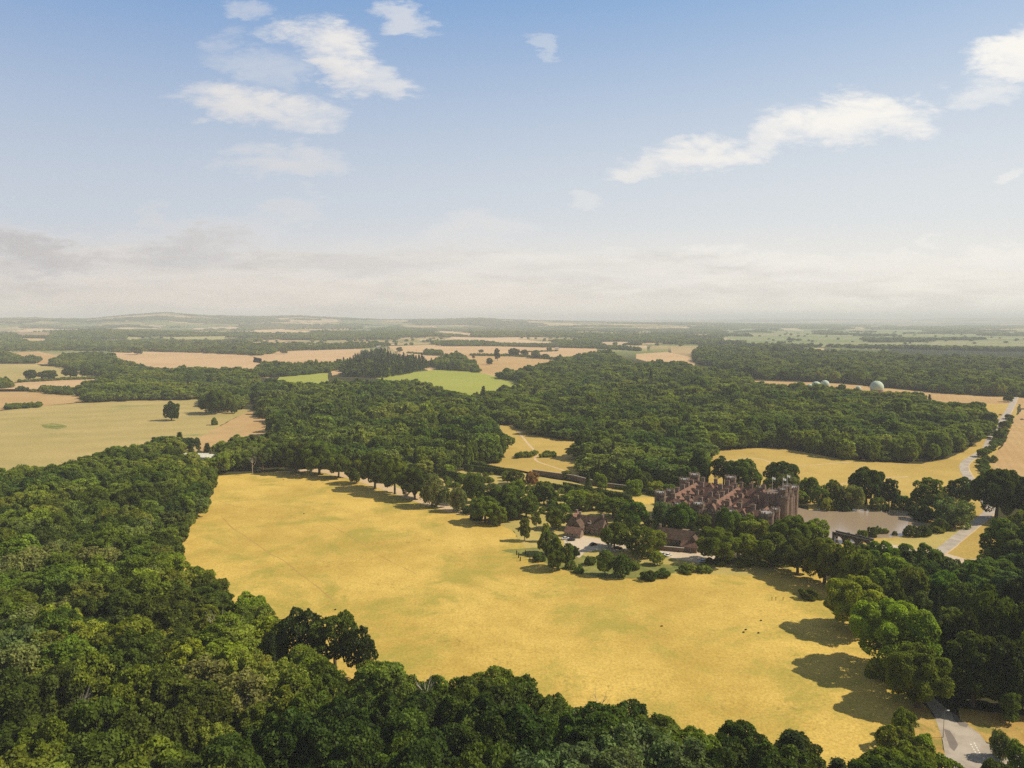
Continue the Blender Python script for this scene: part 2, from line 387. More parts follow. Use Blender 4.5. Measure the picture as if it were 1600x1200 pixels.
TINT = {'dark': (0.052, 0.074, 0.013), 'mid': (0.088, 0.118, 0.016), 'fresh': (0.122, 0.168, 0.020), 'olive': (0.122, 0.148, 0.028),
        'yellow': (0.172, 0.208, 0.030), 'grey': (0.122, 0.144, 0.058), 'conifer': (0.028, 0.042, 0.014), 'brown': (0.13, 0.085, 0.045)}
ST_B = [(0.0, (0.058, 0.084, 0.018)), (0.25, (0.09, 0.125, 0.022)), (0.45, (0.112, 0.15, 0.026)), (0.65, (0.135, 0.165, 0.032)), (0.82, (0.145, 0.175, 0.05)), (0.93, (0.15, 0.20, 0.03)), (1.0, (0.155, 0.182, 0.072))]
M['leaf'] = foliage('broadleaf_foliage', ST_B)
M['leaf_conifer'] = foliage('conifer_foliage', [(0, (0.035, 0.052, 0.018)), (0.6, (0.05, 0.07, 0.02)), (1, (0.07, 0.085, 0.022))], trans=0.12)
M['leaf_obj'] = foliage('crown_foliage', None, True)
M['hedge'] = foliage('clipped_hedge_foliage', [(0, (0.05, 0.075, 0.018)), (1, (0.07, 0.095, 0.02))], trans=0.1)
M['bark'] = simple('bark', (0.13, 0.095, 0.065), .95, .1, .25, 2.0)
M['bark_pale'] = simple('pale_bark', (0.42, 0.37, 0.30), .9, .1, .25, 2.0)

# ------------------------------------------------------------------ tree templates
def quads(C, N, size, rng, asp=0.75):
    """leaf clump quads at centres C with normals N"""
    n = len(C); r = rng.normal(size=(n, 3)); t = np.cross(N, r); t /= np.linalg.norm(t, axis=1, keepdims=True) + 1e-9
    b = np.cross(N, t); s = size[:, None] * rng.uniform(0.65, 1.35, (n, 1))
    bend = N * s * 0.25
    V = np.stack([C - t * s - b * s * asp * rng.uniform(.5, 1, (n, 1)), C + t * s - b * s * asp + bend * 0, C + t * s * rng.uniform(.6, 1, (n, 1)) + b * s * asp - bend, C - t * s + b * s * asp * rng.uniform(.6, 1, (n, 1))], 1)
    return V.reshape(-1, 3)
SHAPES = {  # radii xy, z, centre z, unit height, lobes, lobe r lo, hi, lowest dir
    'oak': (1.0, 0.90, 1.05, 2.0, 50, .18, .37, -.78), 'bigoak': (1.0, 0.86, 1.08, 2.0, 110, .11, .28, -.75), 'round': (1.0, 0.95, 1.0, 2.0, 42, .20, .38, -.8), 'tall': (0.95, 1.35, 1.5, 2.9, 44, .22, .38, -.75),
    'birch': (0.85, 1.35, 1.6, 3.0, 60, .14, .26, -.7), 'bush': (1.0, 0.75, 0.55, 1.3, 18, .28, .45, -.7), 'willow': (1.0, 0.95, 1.0, 2.0, 60, .16, .30, -.85),
    'column': (0.8, 2.2, 2.3, 4.6, 40, .3, .5, -.9), 'pine': (1.0, .85, 1.35, 2.3, 40, .16, .34, -.6)}
def crown_arrays(kind, n, leaf, seed):
    rng = np.random.default_rng(seed)
    if kind == 'conifer':
        Hh = 5.0; nb = max(40, n // 22); C = []; N = []
        zz = np.linspace(0.35, 4.9, nb); ang = np.arange(nb) * 2.39996 + rng.uniform(-.3, .3, nb)
        per = n // nb
        for z, a in zip(zz, ang):
            rr = (1 - z / 5.0) ** 0.85 * rng.uniform(.78, 1.12) + .03
            k = per; t = rng.uniform(0.15, 1, k) ** .7; w = rng.normal(0, .10, k) * (0.4 + t)
            x = np.cos(a) * rr * t - np.sin(a) * w; y = np.sin(a) * rr * t + np.cos(a) * w
            z_ = z - t * rr * .45 + rng.normal(0, .05, k) + .12 * t * t
            C.append(np.stack([x, y, z_], 1)); N.append(np.stack([np.cos(a) * np.ones(k) * .5, np.sin(a) * np.ones(k) * .5, np.ones(k)], 1) + rng.normal(0, .5, (k, 3)))
        C = np.concatenate(C); N = np.concatenate(N); N /= np.linalg.norm(N, axis=1, keepdims=True)
        V = quads(C, N, np.full(len(C), leaf), rng, .6); tint = np.repeat(rng.uniform(0, 1, len(C)), 4)
        return V, tint, []
    rx, rz, cz, uh, nl, r0, r1, lowd = SHAPES[kind]
    L = []
    while len(L) < nl:
        d = rng.normal(size=3); d /= np.linalg.norm(d)
        if d[2] < lowd: continue
        f = rng.uniform(.50, .88); c = d * np.array([rx, rx, rz]) * f
        r = rng.uniform(r0, r1)
        # keep the outline within the crown ellipsoid, a little uneven
        L.append((*c, r, rng.uniform(0, 1)))
    L.append((0, 0, 0, min(rx, rz) * .62, .2))
    L = np.array(L); LC = L[:, :3]; LR = L[:, 3]
    C = []; N = []; Tn = []
    m = 0
    while m < n:
        k = n; li = rng.choice(len(L), k, p=LR ** 2 / (LR ** 2).sum())
        d = rng.normal(size=(k, 3)); ld = LC[li] / (np.linalg.norm(LC[li], axis=1, keepdims=True) + .05)
        d = d / np.linalg.norm(d, axis=1, keepdims=True) + ld * .45 + np.array([0, 0, .25]); d /= np.linalg.norm(d, axis=1, keepdims=True)
        p = LC[li] + d * (LR[li] * rng.uniform(.80, 1.08, k) ** 1)[:, None]
        dist = np.linalg.norm(p[:, None] - LC[None], axis=2) / LR[None]
        dist[np.arange(k), li] = 9
        ok = dist.min(1) > .80
        q = p + seed * 1.7; fq = 5.2 if n > 1500 else 3.5
        cl = np.sin(q[:, 0] * fq * 1.9 + 2 * np.sin(q[:, 1] * fq)) + np.sin(q[:, 1] * fq * 2.1 + 2 * np.sin(q[:, 2] * fq * 1.1)) + np.sin(q[:, 2] * fq * 2.0 + 2 * np.sin(q[:, 0] * fq * .9))
        ok &= (cl > -.75) | (rng.uniform(0, 1, k) < .25)
        p = p + d * (.035 * cl)[:, None]
        if kind in ('birch', 'willow'): ok |= rng.uniform(0, 1, k) < .15
        if kind == 'willow': p[:, 2] -= rng.uniform(0, .22, k)
        C.append(p[ok]); N.append(d[ok]); Tn.append((L[li, 4] * .35 + rng.uniform(0, .35, k) + .15 + .12 * cl)[ok]); m += ok.sum()
    C = np.concatenate(C)[:n]; N = np.concatenate(N)[:n]; Tn = np.concatenate(Tn)[:n]
    C[:, 2] += cz; C[:, 2] = np.maximum(C[:, 2], .04)
    Nn = N + rng.normal(0, .75, N.shape); Nn /= np.linalg.norm(Nn, axis=1, keepdims=True)
    V = quads(C, Nn, np.full(len(C), leaf), rng)
    return V, np.repeat(Tn, 4), LC + np.array([0, 0, cz])
def trunk_mb(kind, LC, seed, low=False):
    rng = random.Random(seed); mb = MB()
    if kind == 'conifer':
        mb.tube((0, 0, 0), (0, 0, 4.7), .085, .012, 7); return mb
    rx, rz, cz, uh = SHAPES[kind][:4]
    if kind == 'bush':
        for k in range(3): mb.tube((0, 0, 0), (rng.uniform(-.3, .3), rng.uniform(-.3, .3), .7), .04, .015, 5)
        return mb
    fork = cz - rz * (.45 if kind in ('oak', 'round', 'willow') else .6)
    thick = .055 if kind in ('birch', 'column') else .075
    top = (rng.uniform(-.04, .04), rng.uniform(-.04, .04), fork)
    mb.tube((0, 0, -.02), (0, 0, .12), thick * 1.5, thick, 8); mb.tube((0, 0, .12), top, thick, thick * .8, 8)
    if kind in ('tall', 'birch', 'column', 'pine'): mb.tube(top, (0, 0, cz + rz * .6), thick * .75, .012, 6)
    idx = sorted(range(len(LC) - 1), key=lambda i: rng.random())[:(9 if not low else 4)]
    for i in idx:
        e = Vector(LC[i]); mid = Vector(top) * .5 + e * .5 + Vector((0, 0, -.08))
        mb.tube(top, mid, thick * .5, thick * .3, 5); mb.tube(mid, e, thick * .3, .01, 5)
    return mb
def quadface(nv): return np.arange(nv, dtype=np.int32).reshape(-1, 4)
TPL = {}      # high detail: (crown mesh, trunk mesh)
def make_templates():
    spec = [('bigoak', 26000, .024, 2), ('oak', 9000, .040, 4), ('round', 8000, .042, 3), ('tall', 9500, .042, 3), ('birch', 6500, .040, 2), ('willow', 8000, .036, 2), ('conifer', 5500, .055, 2),
            ('pine', 4500, .045, 1), ('bush', 3500, .055, 2), ('column', 7000, .05, 1)]
    for kind, n, leaf, nv in spec:
        TPL[kind] = []
        for v in range(nv):
            V, tint, LC = crown_arrays(kind, n, leaf, 100 + v * 7 + len(kind) * 31)
            cm = npmesh('crown', V, quadface(len(V)), M['leaf'] if kind not in ('conifer', 'pine') else M['leaf_conifer'], tint)
            tm = trunk_mb(kind, LC, v).mesh('trunk', M['bark_pale'] if kind == 'birch' else M['bark'])
            TPL[kind].append((cm, tm))
make_templates()
def uh(kind): return 5.0 if kind == 'conifer' else SHAPES[kind][3]

def joined(name, kind, n, leaf, seed, trunk=True):
    V, tint, LC = crown_arrays(kind, n, leaf, seed)
    Fq = quadface(len(V)); leafm = M['leaf_conifer'] if kind in ('conifer', 'pine') else M['leaf']
    if not trunk: return npmesh(name, V, Fq, [leafm], tint)
    me = bpy.data.meshes.new(name); mb = trunk_mb(kind, LC, seed, True)
    vs = [tuple(v) for v in V] + mb.v; nb = len(V)
    fs = [tuple(int(i) for i in f) for f in Fq] + [tuple(i + nb for i in f) for f in mb.f]
    me.from_pydata(vs, [], fs); me.materials.append(leafm); me.materials.append(M['bark'])
    mi = np.zeros(len(fs), np.int32); mi[len(Fq):] = 1; me.polygons.foreach_set('material_index', mi)
    a = me.attributes.new('tint', 'FLOAT', 'POINT'); t = np.zeros(len(vs), np.float32); t[:nb] = tint; a.data.foreach_set('value', t)
    return me
def tcollection(name, items):
    c = bpy.data.collections.new(name)
    for i, me in enumerate(items):
        o = bpy.data.objects.new('%s_%02d' % (name, i), me); c.objects.link(o)
    return c
# kinds inside the stand collections, in index order
NEARK = ['oak', 'oak', 'round', 'round', 'tall', 'tall', 'birch', 'willow', 'conifer', 'pine', 'bush']
MIDK = ['oak', 'round', 'tall', 'round', 'birch', 'willow', 'conifer', 'conifer', 'bush']
MIDW = [.2, .28, .2, .14, .05, .06, .0, .0, .07]
FARK = ['oak', 'round', 'tall', 'conifer']
cnt = {}
near_items = []
for i, k in enumerate(NEARK):
    v = cnt.get(k, 0); cnt[k] = v + 1
    near_items.append(joined('near', k, int(len(TPL[k][v][0].polygons)), {'conifer': .055, 'bush': .055, 'willow': .036, 'pine': .045}.get(k, .041), 500 + i))
C_NEAR = tcollection('near_stand', near_items)
C_MID = tcollection('mid_stand', [joined('mid', k, 2300 if k != 'conifer' else 1500, .085 if k != 'conifer' else .10, 700 + i) for i, k in enumerate(MIDK)])
C_FAR = tcollection('far_stand', [joined('far', k, 420, .20, 900 + i, False) for i, k in enumerate(FARK)])
def grove(seed):
    rng = np.random.default_rng(seed); VV = []; TT = []
    for k in range(14):
        V, t, _ = crown_arrays('round', 46, .55, seed * 50 + k)
        a = rng.uniform(0, 6.28); r = 2.6 * math.sqrt(rng.uniform(0, 1)); s = rng.uniform(.75, 1.15)
        VV.append(V * s + np.array([r * math.cos(a), r * math.sin(a) , 0])); TT.append(t)
    V = np.concatenate(VV); return npmesh('grove', V, quadface(len(V)), [M['leaf']], np.concatenate(TT))
C_GROVE = tcollection('far_grove', [grove(3), grove(4), grove(5)])

def stand_group(coll):
    ng = bpy.data.node_groups.new('stand_' + coll.name, 'GeometryNodeTree')
    ng.interface.new_socket('Geometry', in_out='INPUT', socket_type='NodeSocketGeometry')
    ng.interface.new_socket('Geometry', in_out='OUTPUT', socket_type='NodeSocketGeometry')
    N = ng.nodes; Lk = ng.links
    gi = N.new('NodeGroupInput'); go = N.new('NodeGroupOutput')
    ci = N.new('GeometryNodeCollectionInfo'); ci.inputs['Collection'].default_value = coll
    ci.inputs['Separate Children'].default_value = True; ci.inputs['Reset Children'].default_value = True
    ip = N.new('GeometryNodeInstanceOnPoints'); ip.inputs['Pick Instance'].default_value = True
    def attr(nm, ty):
        a = N.new('GeometryNodeInputNamedAttribute'); a.data_type = ty; a.inputs['Name'].default_value = nm; return a.outputs['Attribute']
    Lk.new(gi.outputs[0], ip.inputs['Points']); Lk.new(ci.outputs[0], ip.inputs['Instance'])
    Lk.new(attr('ti', 'INT'), ip.inputs['Instance Index']); Lk.new(attr('rot', 'FLOAT_VECTOR'), ip.inputs['Rotation'])
    Lk.new(attr('scl', 'FLOAT_VECTOR'), ip.inputs['Scale']); Lk.new(ip.outputs[0], go.inputs[0])
    return ng
SG = {c.name: stand_group(c) for c in (C_NEAR, C_MID, C_FAR, C_GROVE)}
def stand(name, label, coll, pts, R, Hh, ti, kinds, rng, cat='woodland', kind='stuff'):
    """pts (n,2); R crown radius, Hh height, ti template index"""
    n = len(pts)
    if n == 0: return None
    z = H(pts[:, 0], pts[:, 1])
    me = bpy.data.meshes.new(name); me.vertices.add(n)
    me.vertices.foreach_set('co', np.column_stack([pts, z]).astype(np.float32).ravel())
    uhs = np.array([uh(k) for k in kinds])[ti]
    a = me.attributes.new('ti', 'INT', 'POINT'); a.data.foreach_set('value', ti.astype(np.int32))
    rot = np.zeros((n, 3), np.float32); rot[:, 2] = rng.uniform(0, 6.28, n); rot[:, :2] = rng.normal(0, .03, (n, 2))
    a = me.attributes.new('rot', 'FLOAT_VECTOR', 'POINT'); a.data.foreach_set('vector', rot.ravel())
    s = np.column_stack([R, R, Hh / uhs]).astype(np.float32)
    a = me.attributes.new('scl', 'FLOAT_VECTOR', 'POINT'); a.data.foreach_set('vector', s.ravel())
    me.update()
    o = bpy.data.objects.new(name, me); link(o)
    md = o.modifiers.new('trees', 'NODES'); md.node_group = SG[coll.name]
    tag(o, label, cat, None, kind)
    return o
def scatter(pl, sp, rng, excl=()):
    x0, y0 = pl.min(0); x1, y1 = pl.max(0)
    gx = np.arange(x0, x1, sp); gy = np.arange(y0, y1, sp * .87)
    X, Y = np.meshgrid(gx, gy); X = X + (np.arange(len(gy)) % 2)[:, None] * sp * .5
    X = (X + rng.uniform(-.33, .33, X.shape) * sp).ravel(); Y = (Y + rng.uniform(-.33, .33, Y.shape) * sp).ravel()
    m = inside(pl, X, Y)
    for e in excl: m &= ~inside(e, X, Y)
    return np.column_stack([X[m], Y[m]])
# ------------------------------------------------------------------ the ground
RNG = np.random.default_rng(7)
def far_class(x, y):
    """colour of far farmland, woods and marsh"""
    r = np.hypot(x, y)
    wx = x + 160 * (vnoise(x / 500, y / 500, 21, 3) - .5); wy = y + 160 * (vnoise(x / 500, y / 500, 22, 3) - .5)
    cs = 270.0 * np.where(r > 8000, 1.7, 1.0)
    gx = wx / cs; gy = wy / (cs * .8); ix = np.floor(gx); iy = np.floor(gy)
    best = np.full(x.shape, 9e9); sec = np.full(x.shape, 9e9); bi = np.zeros(x.shape); bj = np.zeros(x.shape)
    for dx in (-1, 0, 1):
        for dy in (-1, 0, 1):
            cx = ix + dx + .15 + .7 * _hash(ix + dx, iy + dy, 31); cy = iy + dy + .15 + .7 * _hash(ix + dx, iy + dy, 32)
            d = np.abs(gx - cx) + np.abs(gy - cy) * .8 + .3 * np.hypot(gx - cx, gy - cy)
            up = d < best; sec = np.where(up, best, np.minimum(sec, d)); best = np.where(up, d, best)
            bi = np.where(up, ix + dx, bi); bj = np.where(up, iy + dy, bj)
    h = _hash(bi, bj, 77)
    woodn = vnoise(x / 900, y / 700, 41, 4)
    wood = woodn > np.where(r > 8500, 0.49, 0.535)
    pal = np.array([(0.52, 0.37, 0.20), (0.22, 0.24, 0.09), (0.44, 0.34, 0.17), (0.15, 0.18, 0.07), (0.34, 0.30, 0.14), (0.60, 0.45, 0.27)])
    c = pal[np.minimum((h * 6).astype(int), 5)]
    px = CX + F * x / np.maximum(y, 1)
    marsh = (px > 1130) & (r < 8800 + 600 * vnoise(x / 700, y / 700, 15)) & (r > 3400)
    st = vnoise(x / 900, y / 110, 51, 4)
    mc = np.where((st > .55)[:, None], np.array([(0.36, 0.33, 0.19)]), np.where((st > .43)[:, None], np.array([(0.27, 0.30, 0.14)]), np.array([(0.22, 0.26, 0.11)])))
    c = np.where(marsh[:, None], mc, c)
    wood = np.where(marsh, vnoise(x / 500, y / 160, 43, 3) > .70, wood)
    hedge = (sec - best < 0.05) & ~marsh
    dark = np.array([(0.055, 0.066, 0.038)])
    c = np.where((wood | hedge)[:, None], dark, c)
    return c, wood
PAINT = [([(395, 516), (440, 514), (482, 518), (482, 522), (400, 521)], (0.66, 0.47, 0.28)), ([(350, 511), (378, 511), (374, 516), (348, 517)], (0.66, 0.47, 0.28)),
         ([(300, 520), (345, 517), (350, 520), (305, 522)], (0.6, 0.44, 0.25)), ([(246, 527), (300, 526), (358, 525), (350, 531), (292, 533)], (0.42, 0.38, 0.17)),
         ([(198, 526), (222, 527), (220, 532), (198, 532)], (0.42, 0.38, 0.17)), ([(18, 528), (75, 529), (70, 538), (48, 537)], (0.55, 0.40, 0.2)),
         ([(22, 519), (84, 520), (76, 527), (28, 527)], (0.36, 0.25, 0.15)), ([(663, 520), (690, 517), (740, 521), (735, 527), (700, 524)], (0.6, 0.44, 0.28)),
         ([(688, 534), (706, 526), (760, 528), (800, 529), (872, 536), (868, 542), (800, 538), (748, 536)], (0.66, 0.47, 0.3)),
         ([(560, 507), (600, 508), (616, 513), (565, 515)], (0.22, 0.25, 0.11)), ([(935, 534), (985, 534), (1000, 538), (940, 539)], (0.6, 0.44, 0.28)),
         ([(1060, 528), (1130, 528), (1160, 532), (1075, 532)], (0.5, 0.4, 0.26)), ([(1280, 549), (1300, 549), (1298, 556), (1278, 555)], (0.62, 0.44, 0.26)),
         ([(1340, 544), (1440, 546), (1470, 553), (1420, 556), (1360, 553)], (0.56, 0.40, 0.24)), ([(1210, 510), (1250, 513), (1256, 517), (1220, 516)], (0.5, 0.4, 0.26))]
def build_ground():
    an = np.concatenate([np.arange(-180, -46, 4.0), np.arange(-46, 46.01, 0.07), np.arange(50, 181, 4.0)])
    rr = [0.0, 20, 60, 120, 200, 300, 450, 650, 900, 1200, 1600, 2100, 2700, 3200]
    r = 3300.0
    while r < 46000: rr.append(r); r *= 1.0085
    rr = np.array(rr); A, R = np.meshgrid(np.radians(an), rr)
    x = (R * np.sin(A)).ravel(); y = (R * np.cos(A)).ravel(); z = H(x, y)
    na, nr = len(an), len(rr)
    i = np.arange(na - 1); j = np.arange(nr - 1)[:, None]
    f = np.stack([j * na + i, j * na + i + 1, (j + 1) * na + i + 1, (j + 1) * na + i], -1).reshape(-1, 4)
    me = npmesh('ground', np.column_stack([x, y, z]), f[:, ::-1], [], smooth=True)
    c, wood = far_class(x, y)
    rad = np.hypot(x, y)
    px, py = proj(x, np.maximum(y, 1), z)
    for pl, colr in PAINT:
        m = inside(np.array(pl, float), px, py) & (rad > 3300) & (rad < 9500) & (y > 0)
        c[m] = colr; wood = wood & ~m
    near = 1 - sst(2300, 2500, rad)[:, None]
    c = c * (1 - near) + np.array([(0.070, 0.066, 0.030)]) * near
    a = me.attributes.new('land', 'FLOAT_COLOR', 'POINT')
    a.data.foreach_set('color', np.column_stack([c, np.ones(len(c))]).astype(np.float32).ravel())
    m, T = newmat('farmland_and_forest_floor')
    at = T.n('ShaderNodeAttribute', attribute_name='land'); g = T.n('ShaderNodeNewGeometry').outputs['Position']
    n = T.noise(g, 0.02, 6, .7); n2 = T.noise(g, .3, 4, .7)
    col = T.mix(T.smooth(n, .3, .7, 0, .45), at.outputs['Color'], T.mix(1.0, at.outputs['Color'], (.6, .65, .55), 'MULTIPLY'))
    col = T.mix(T.smooth(n2, .4, .7, 0, .3), col, T.mix(1.0, at.outputs['Color'], (.5, .45, .4), 'MULTIPLY'))
    finish(T, col, 1.0, 0.0)
    me.materials.append(m)
    o = bpy.data.objects.new('ground', me); link(o)
    tag(o, 'wide countryside ground of patchwork fields and woodland floor reaching the horizon', 'ground', None, 'structure')
build_ground()

LAYER = [0]
def roughpoly(pl, amp, step, seed=0):
    rng = np.random.default_rng(seed + len(pl)); out = []
    n = len(pl)
    for i in range(n):
        a = pl[i]; b = pl[(i + 1) % n]; L = np.hypot(*(b - a)); k = max(1, min(120, int(L / step)))
        d = (b - a) / (L + 1e-9); nn = np.array([-d[1], d[0]])
        ph = rng.uniform(0, 9)
        for q in range(k):
            t = q / k; w = 0 if q == 0 else 1
            out.append(a + (b - a) * t + nn * amp * w * (rng.normal() * .45 + math.sin(ph + t * L / (step * 4)) * .8))
    return np.array(out)
def sheet(name, pl, z, mat, label, cat, amp=1.0, step=6.0, kind='structure'):
    pl = np.asarray(pl, float)
    if amp: pl = roughpoly(pl, amp, step)
    vs = [Vector((p[0], p[1])) for p in pl]; n = len(vs)
    v2, e2, f2, *_ = delaunay_2d_cdt(vs, [], [list(range(n))], 1, 1e-4)
    me = bpy.data.meshes.new(name); me.from_pydata([(v.x, v.y, z) for v in v2], [], [tuple(f) for f in f2]); me.materials.append(M[mat]); me.update()
    if len(me.polygons) and me.polygons[0].normal.z < 0: me.flip_normals()
    o = bpy.data.objects.new(name, me); link(o); return tag(o, label, cat, None, kind)
def bez(pts, step=3.0):
    """Catmull-Rom through points"""
    pts = [np.array(p, float) for p in pts]; out = []
    ex = [2 * pts[0] - pts[1]] + pts + [2 * pts[-1] - pts[-2]]
    for i in range(1, len(ex) - 2):
        p0, p1, p2, p3 = ex[i - 1:i + 3]; k = max(2, int(np.hypot(*(p2 - p1)) / step))
        for q in range(k):
            t = q / k
            out.append(.5 * ((2 * p1) + (-p0 + p2) * t + (2 * p0 - 5 * p1 + 4 * p2 - p3) * t * t + (-p0 + 3 * p1 - 3 * p2 + p3) * t ** 3))
    out.append(pts[-1]); return np.array(out)
def ribbon_pts(c, w, rough=0, seed=0):
    rng = np.random.default_rng(seed); n = len(c); w = np.broadcast_to(w, (n,)).astype(float)
    d = np.gradient(c, axis=0); d /= np.linalg.norm(d, axis=1, keepdims=True) + 1e-9; nn = np.column_stack([-d[:, 1], d[:, 0]])
    j1 = rng.normal(0, rough, n); j2 = rng.normal(0, rough, n)
    return c + nn * (w / 2 + j1)[:, None], c - nn * (w / 2 + j2)[:, None]
def ribbon(name, c, w, z, mat, label, cat, rough=0, thick=0, kind='structure', build=True):
    a, b = ribbon_pts(c, w, rough, len(c)); n = len(c)
    vs = [(p[0], p[1], z) for p in a] + [(p[0], p[1], z) for p in b]
    fs = [(i, n + i, n + i + 1, i + 1) for i in range(n - 1)]
    me = bpy.data.meshes.new(name); me.from_pydata(vs, [], fs); me.materials.append(M[mat]); me.update()
    if me.polygons[0].normal.z < 0: me.flip_normals()
    o = bpy.data.objects.new(name, me); link(o); return tag(o, label, cat, None, kind)

# tree line of the near wood where it hides the meadow: pixel plus tree height
EDGE = [(334, 744, 0), (334, 757, 5), (308, 784, 9), (262, 830, 13), (280, 864, 14), (324, 892, 14), (400, 926, 14), (445, 962, 14), (500, 975, 15), (560, 1000, 15), (590, 1030, 13),
        (650, 1052, 12), (700, 1056, 12), (780, 1050, 12), (850, 1066, 14), (930, 1084, 14), (1040, 1095, 15), (1090, 1120, 14), (1180, 1128, 13), (1250, 1142, 12), (1340, 1172, 11), (1400, 1190, 8), (1470, 1205, 5)]
PE = poly(EDGE)
top_edge = poly([(440, 736), (470, 735), (560, 748), (640, 775), (700, 797), (760, 808), (800, 828), (835, 872), (880, 890), (940, 903), (1000, 904), (1060, 893), (1110, 893), (1180, 880), (1260, 880), (1330, 940), (1400, 1050), (1445, 1112), (1462, 1165), (1475, 1200)])
MEADOW = np.vstack([top_edge, PE[::-1]])
sheet('meadow', MEADOW, .02, 'meadow', 'large golden dry meadow in the middle of the woods, dotted with green tussocks', 'meadow', .7, 4)
def fld(name, pts, mat, label, cat='field', z=.03, amp=1.2, step=10):
    pl = poly(pts); sheet(name, pl, z, mat, label, cat, amp, step); return pl
FP = []
FP.append(fld('pasture', [(-150, 650), (0, 641), (130, 628), (180, 627), (310, 624), (332, 634), (405, 642), (380, 648), (345, 664), (333, 680), (290, 720), (0, 800), (-200, 800)], 'pasture', 'broad pale pasture with tan and green stripes left of the near wood'))
FP.append(fld('stubble_field', [(352, 662), (385, 644), (402, 642), (432, 655), (436, 668), (412, 700), (335, 714), (296, 694), (322, 678)], 'orange', 'small orange brown field behind the dark belt of trees', z=.05))
FP.append(fld('stubble_field', [(-150, 612), (0, 608), (60, 608), (110, 614), (136, 626), (130, 629), (60, 635), (0, 642), (-150, 652)], 'orange', 'tan field above the striped pasture at the left edge'))
FP.append(fld('stubble_field', [(-60, 600), (12, 601), (40, 596), (160, 590), (204, 592), (150, 604), (122, 614), (60, 612), (0, 612), (-60, 612)], 'tan', 'peach field below the row of four round trees'))
FP.append(fld('pasture', [(-150, 570), (0, 569), (60, 569), (104, 571), (140, 580), (175, 592), (110, 593), (35, 597), (-150, 603)], 'pasture', 'olive pasture behind the row of four round trees'))
FP.append(fld('stubble_field', [(20, 551), (60, 549), (86, 555), (82, 572), (64, 572)], 'orange', 'small tan field between two dark woods at the far left'))
FP.append(fld('stubble_field', [(176, 548), (205, 549), (370, 552), (408, 560), (420, 590), (340, 590), (215, 570), (170, 562)], 'tan', 'long peach field with one round tree at its left end'))
FP.append(fld('stubble_field', [(396, 553), (440, 549), (565, 545), (560, 556), (545, 566), (445, 572), (396, 566)], 'tan', 'narrow peach field left of the conifer wood'))
FP.append(fld('stubble_field', [(606, 541), (700, 538), (930, 542), (935, 550), (870, 562), (820, 559), (700, 560), (640, 562)], 'tan', 'wide peach field crossing the far middle distance'))
FP.append(fld('stubble_field', [(655, 553), (700, 556), (690, 574), (670, 580), (640, 565)], 'tan', 'wedge of peach stubble between conifer wood and tree clump', z=.06))
FP.append(fld('stubble_field', [(712, 552), (800, 555), (880, 562), (830, 578), (770, 590), (720, 575)], 'orange', 'golden field with a few single trees above the bright green field', z=.06))
G1 = fld('grass_field', [(575, 587), (640, 582), (690, 577), (742, 581), (800, 594), (826, 603), (830, 618), (745, 650), (690, 640), (620, 600)], 'green', 'bright green field enclosed by woods', z=.08); FP.append(G1)
FP.append(fld('grass_field', [(436, 589), (470, 584), (512, 583), (514, 600), (470, 612), (430, 600)], 'green', 'small bright green field showing between the woods', z=.08))
FP.append(fld('stubble_field', [(512, 574), (538, 572), (537, 582), (520, 587)], 'tan', 'tiny patch of peach stubble in a gap of the woods', z=.06))
FP.append(fld('stubble_field', [(994, 553), (1042, 550), (1086, 559), (1086, 572), (1040, 574), (994, 560)], 'tan', 'thin golden field behind the large central wood', z=.06))
CLEAR = fld('meadow', [(780, 664), (802, 664), (830, 678), (860, 684), (905, 690), (932, 682), (955, 676), (958, 692), (915, 704), (900, 716), (905, 755), (860, 748), (800, 735), (745, 729), (740, 722), (790, 715)], 'park', 'rough golden clearing with a winding path between the woods'); FP.append(CLEAR)
PARK = fld('meadow', [(1085, 705), (1160, 701), (1200, 699), (1260, 707), (1320, 719), (1440, 725), (1480, 717), (1520, 697), (1552, 672), (1560, 650), (1510, 626), (1500, 618), (1590, 620), (1590, 650), (1560, 700), (1550, 760), (1560, 815), (1540, 880), (1470, 905), (1340, 870), (1255, 850), (1262, 790), (1150, 780), (1085, 740)], 'park', 'golden parkland sweeping behind the castle and beside the road', z=.025); FP.append(PARK)
FP.append(fld('stubble_field', [(1150, 594), (1280, 598), (1320, 600), (1440, 612), (1600, 622), (1600, 632), (1440, 628), (1300, 612), (1150, 600)], 'orange', 'thin golden strip beside the green domes', z=.06))
RF = fld('stubble_field', [(1596, 640), (1760, 640), (1760, 760), (1600, 745), (1558, 740), (1545, 722), (1569, 692), (1583, 655)], 'orange', 'orange stubble field at the right edge beside the road', z=.05); FP.append(RF)
FP.append(fld('stubble_field', [(1592, 624), (1760, 624), (1760, 638), (1594, 638)], 'orange', 'narrow field strip behind the hedge at the right edge', z=.05))
GARD = fld('lawn', [(500, 737), (560, 738), (640, 748), (700, 742), (745, 728), (800, 732), (860, 745), (910, 752), (960, 757), (1010, 762), (1070, 760), (1090, 790), (1030, 850), (1100, 880), (1180, 880), (1260, 880), (1190, 900), (1060, 896), (1000, 904), (940, 903), (880, 890), (835, 872), (800, 828), (760, 808), (700, 797), (640, 775), (560, 748)], 'lawn', 'dry yellow lawns of the walled gardens left of the castle', z=.03, amp=.5, step=4)
sheet('lawn', poly([(783, 860), (850, 855), (890, 860), (925, 872), (990, 880), (1100, 884), (1060, 893), (1000, 904), (940, 903), (880, 890), (835, 872)]), .04, 'rough', 'rough green scrubland at the far edge of the golden meadow', 'grass', .6, 4)
sheet('lawn', poly([(980, 778), (1030, 776), (1030, 788), (985, 788)]), .05, 'meadow', 'golden lawn beside the left castle tower', 'lawn', .3, 3)
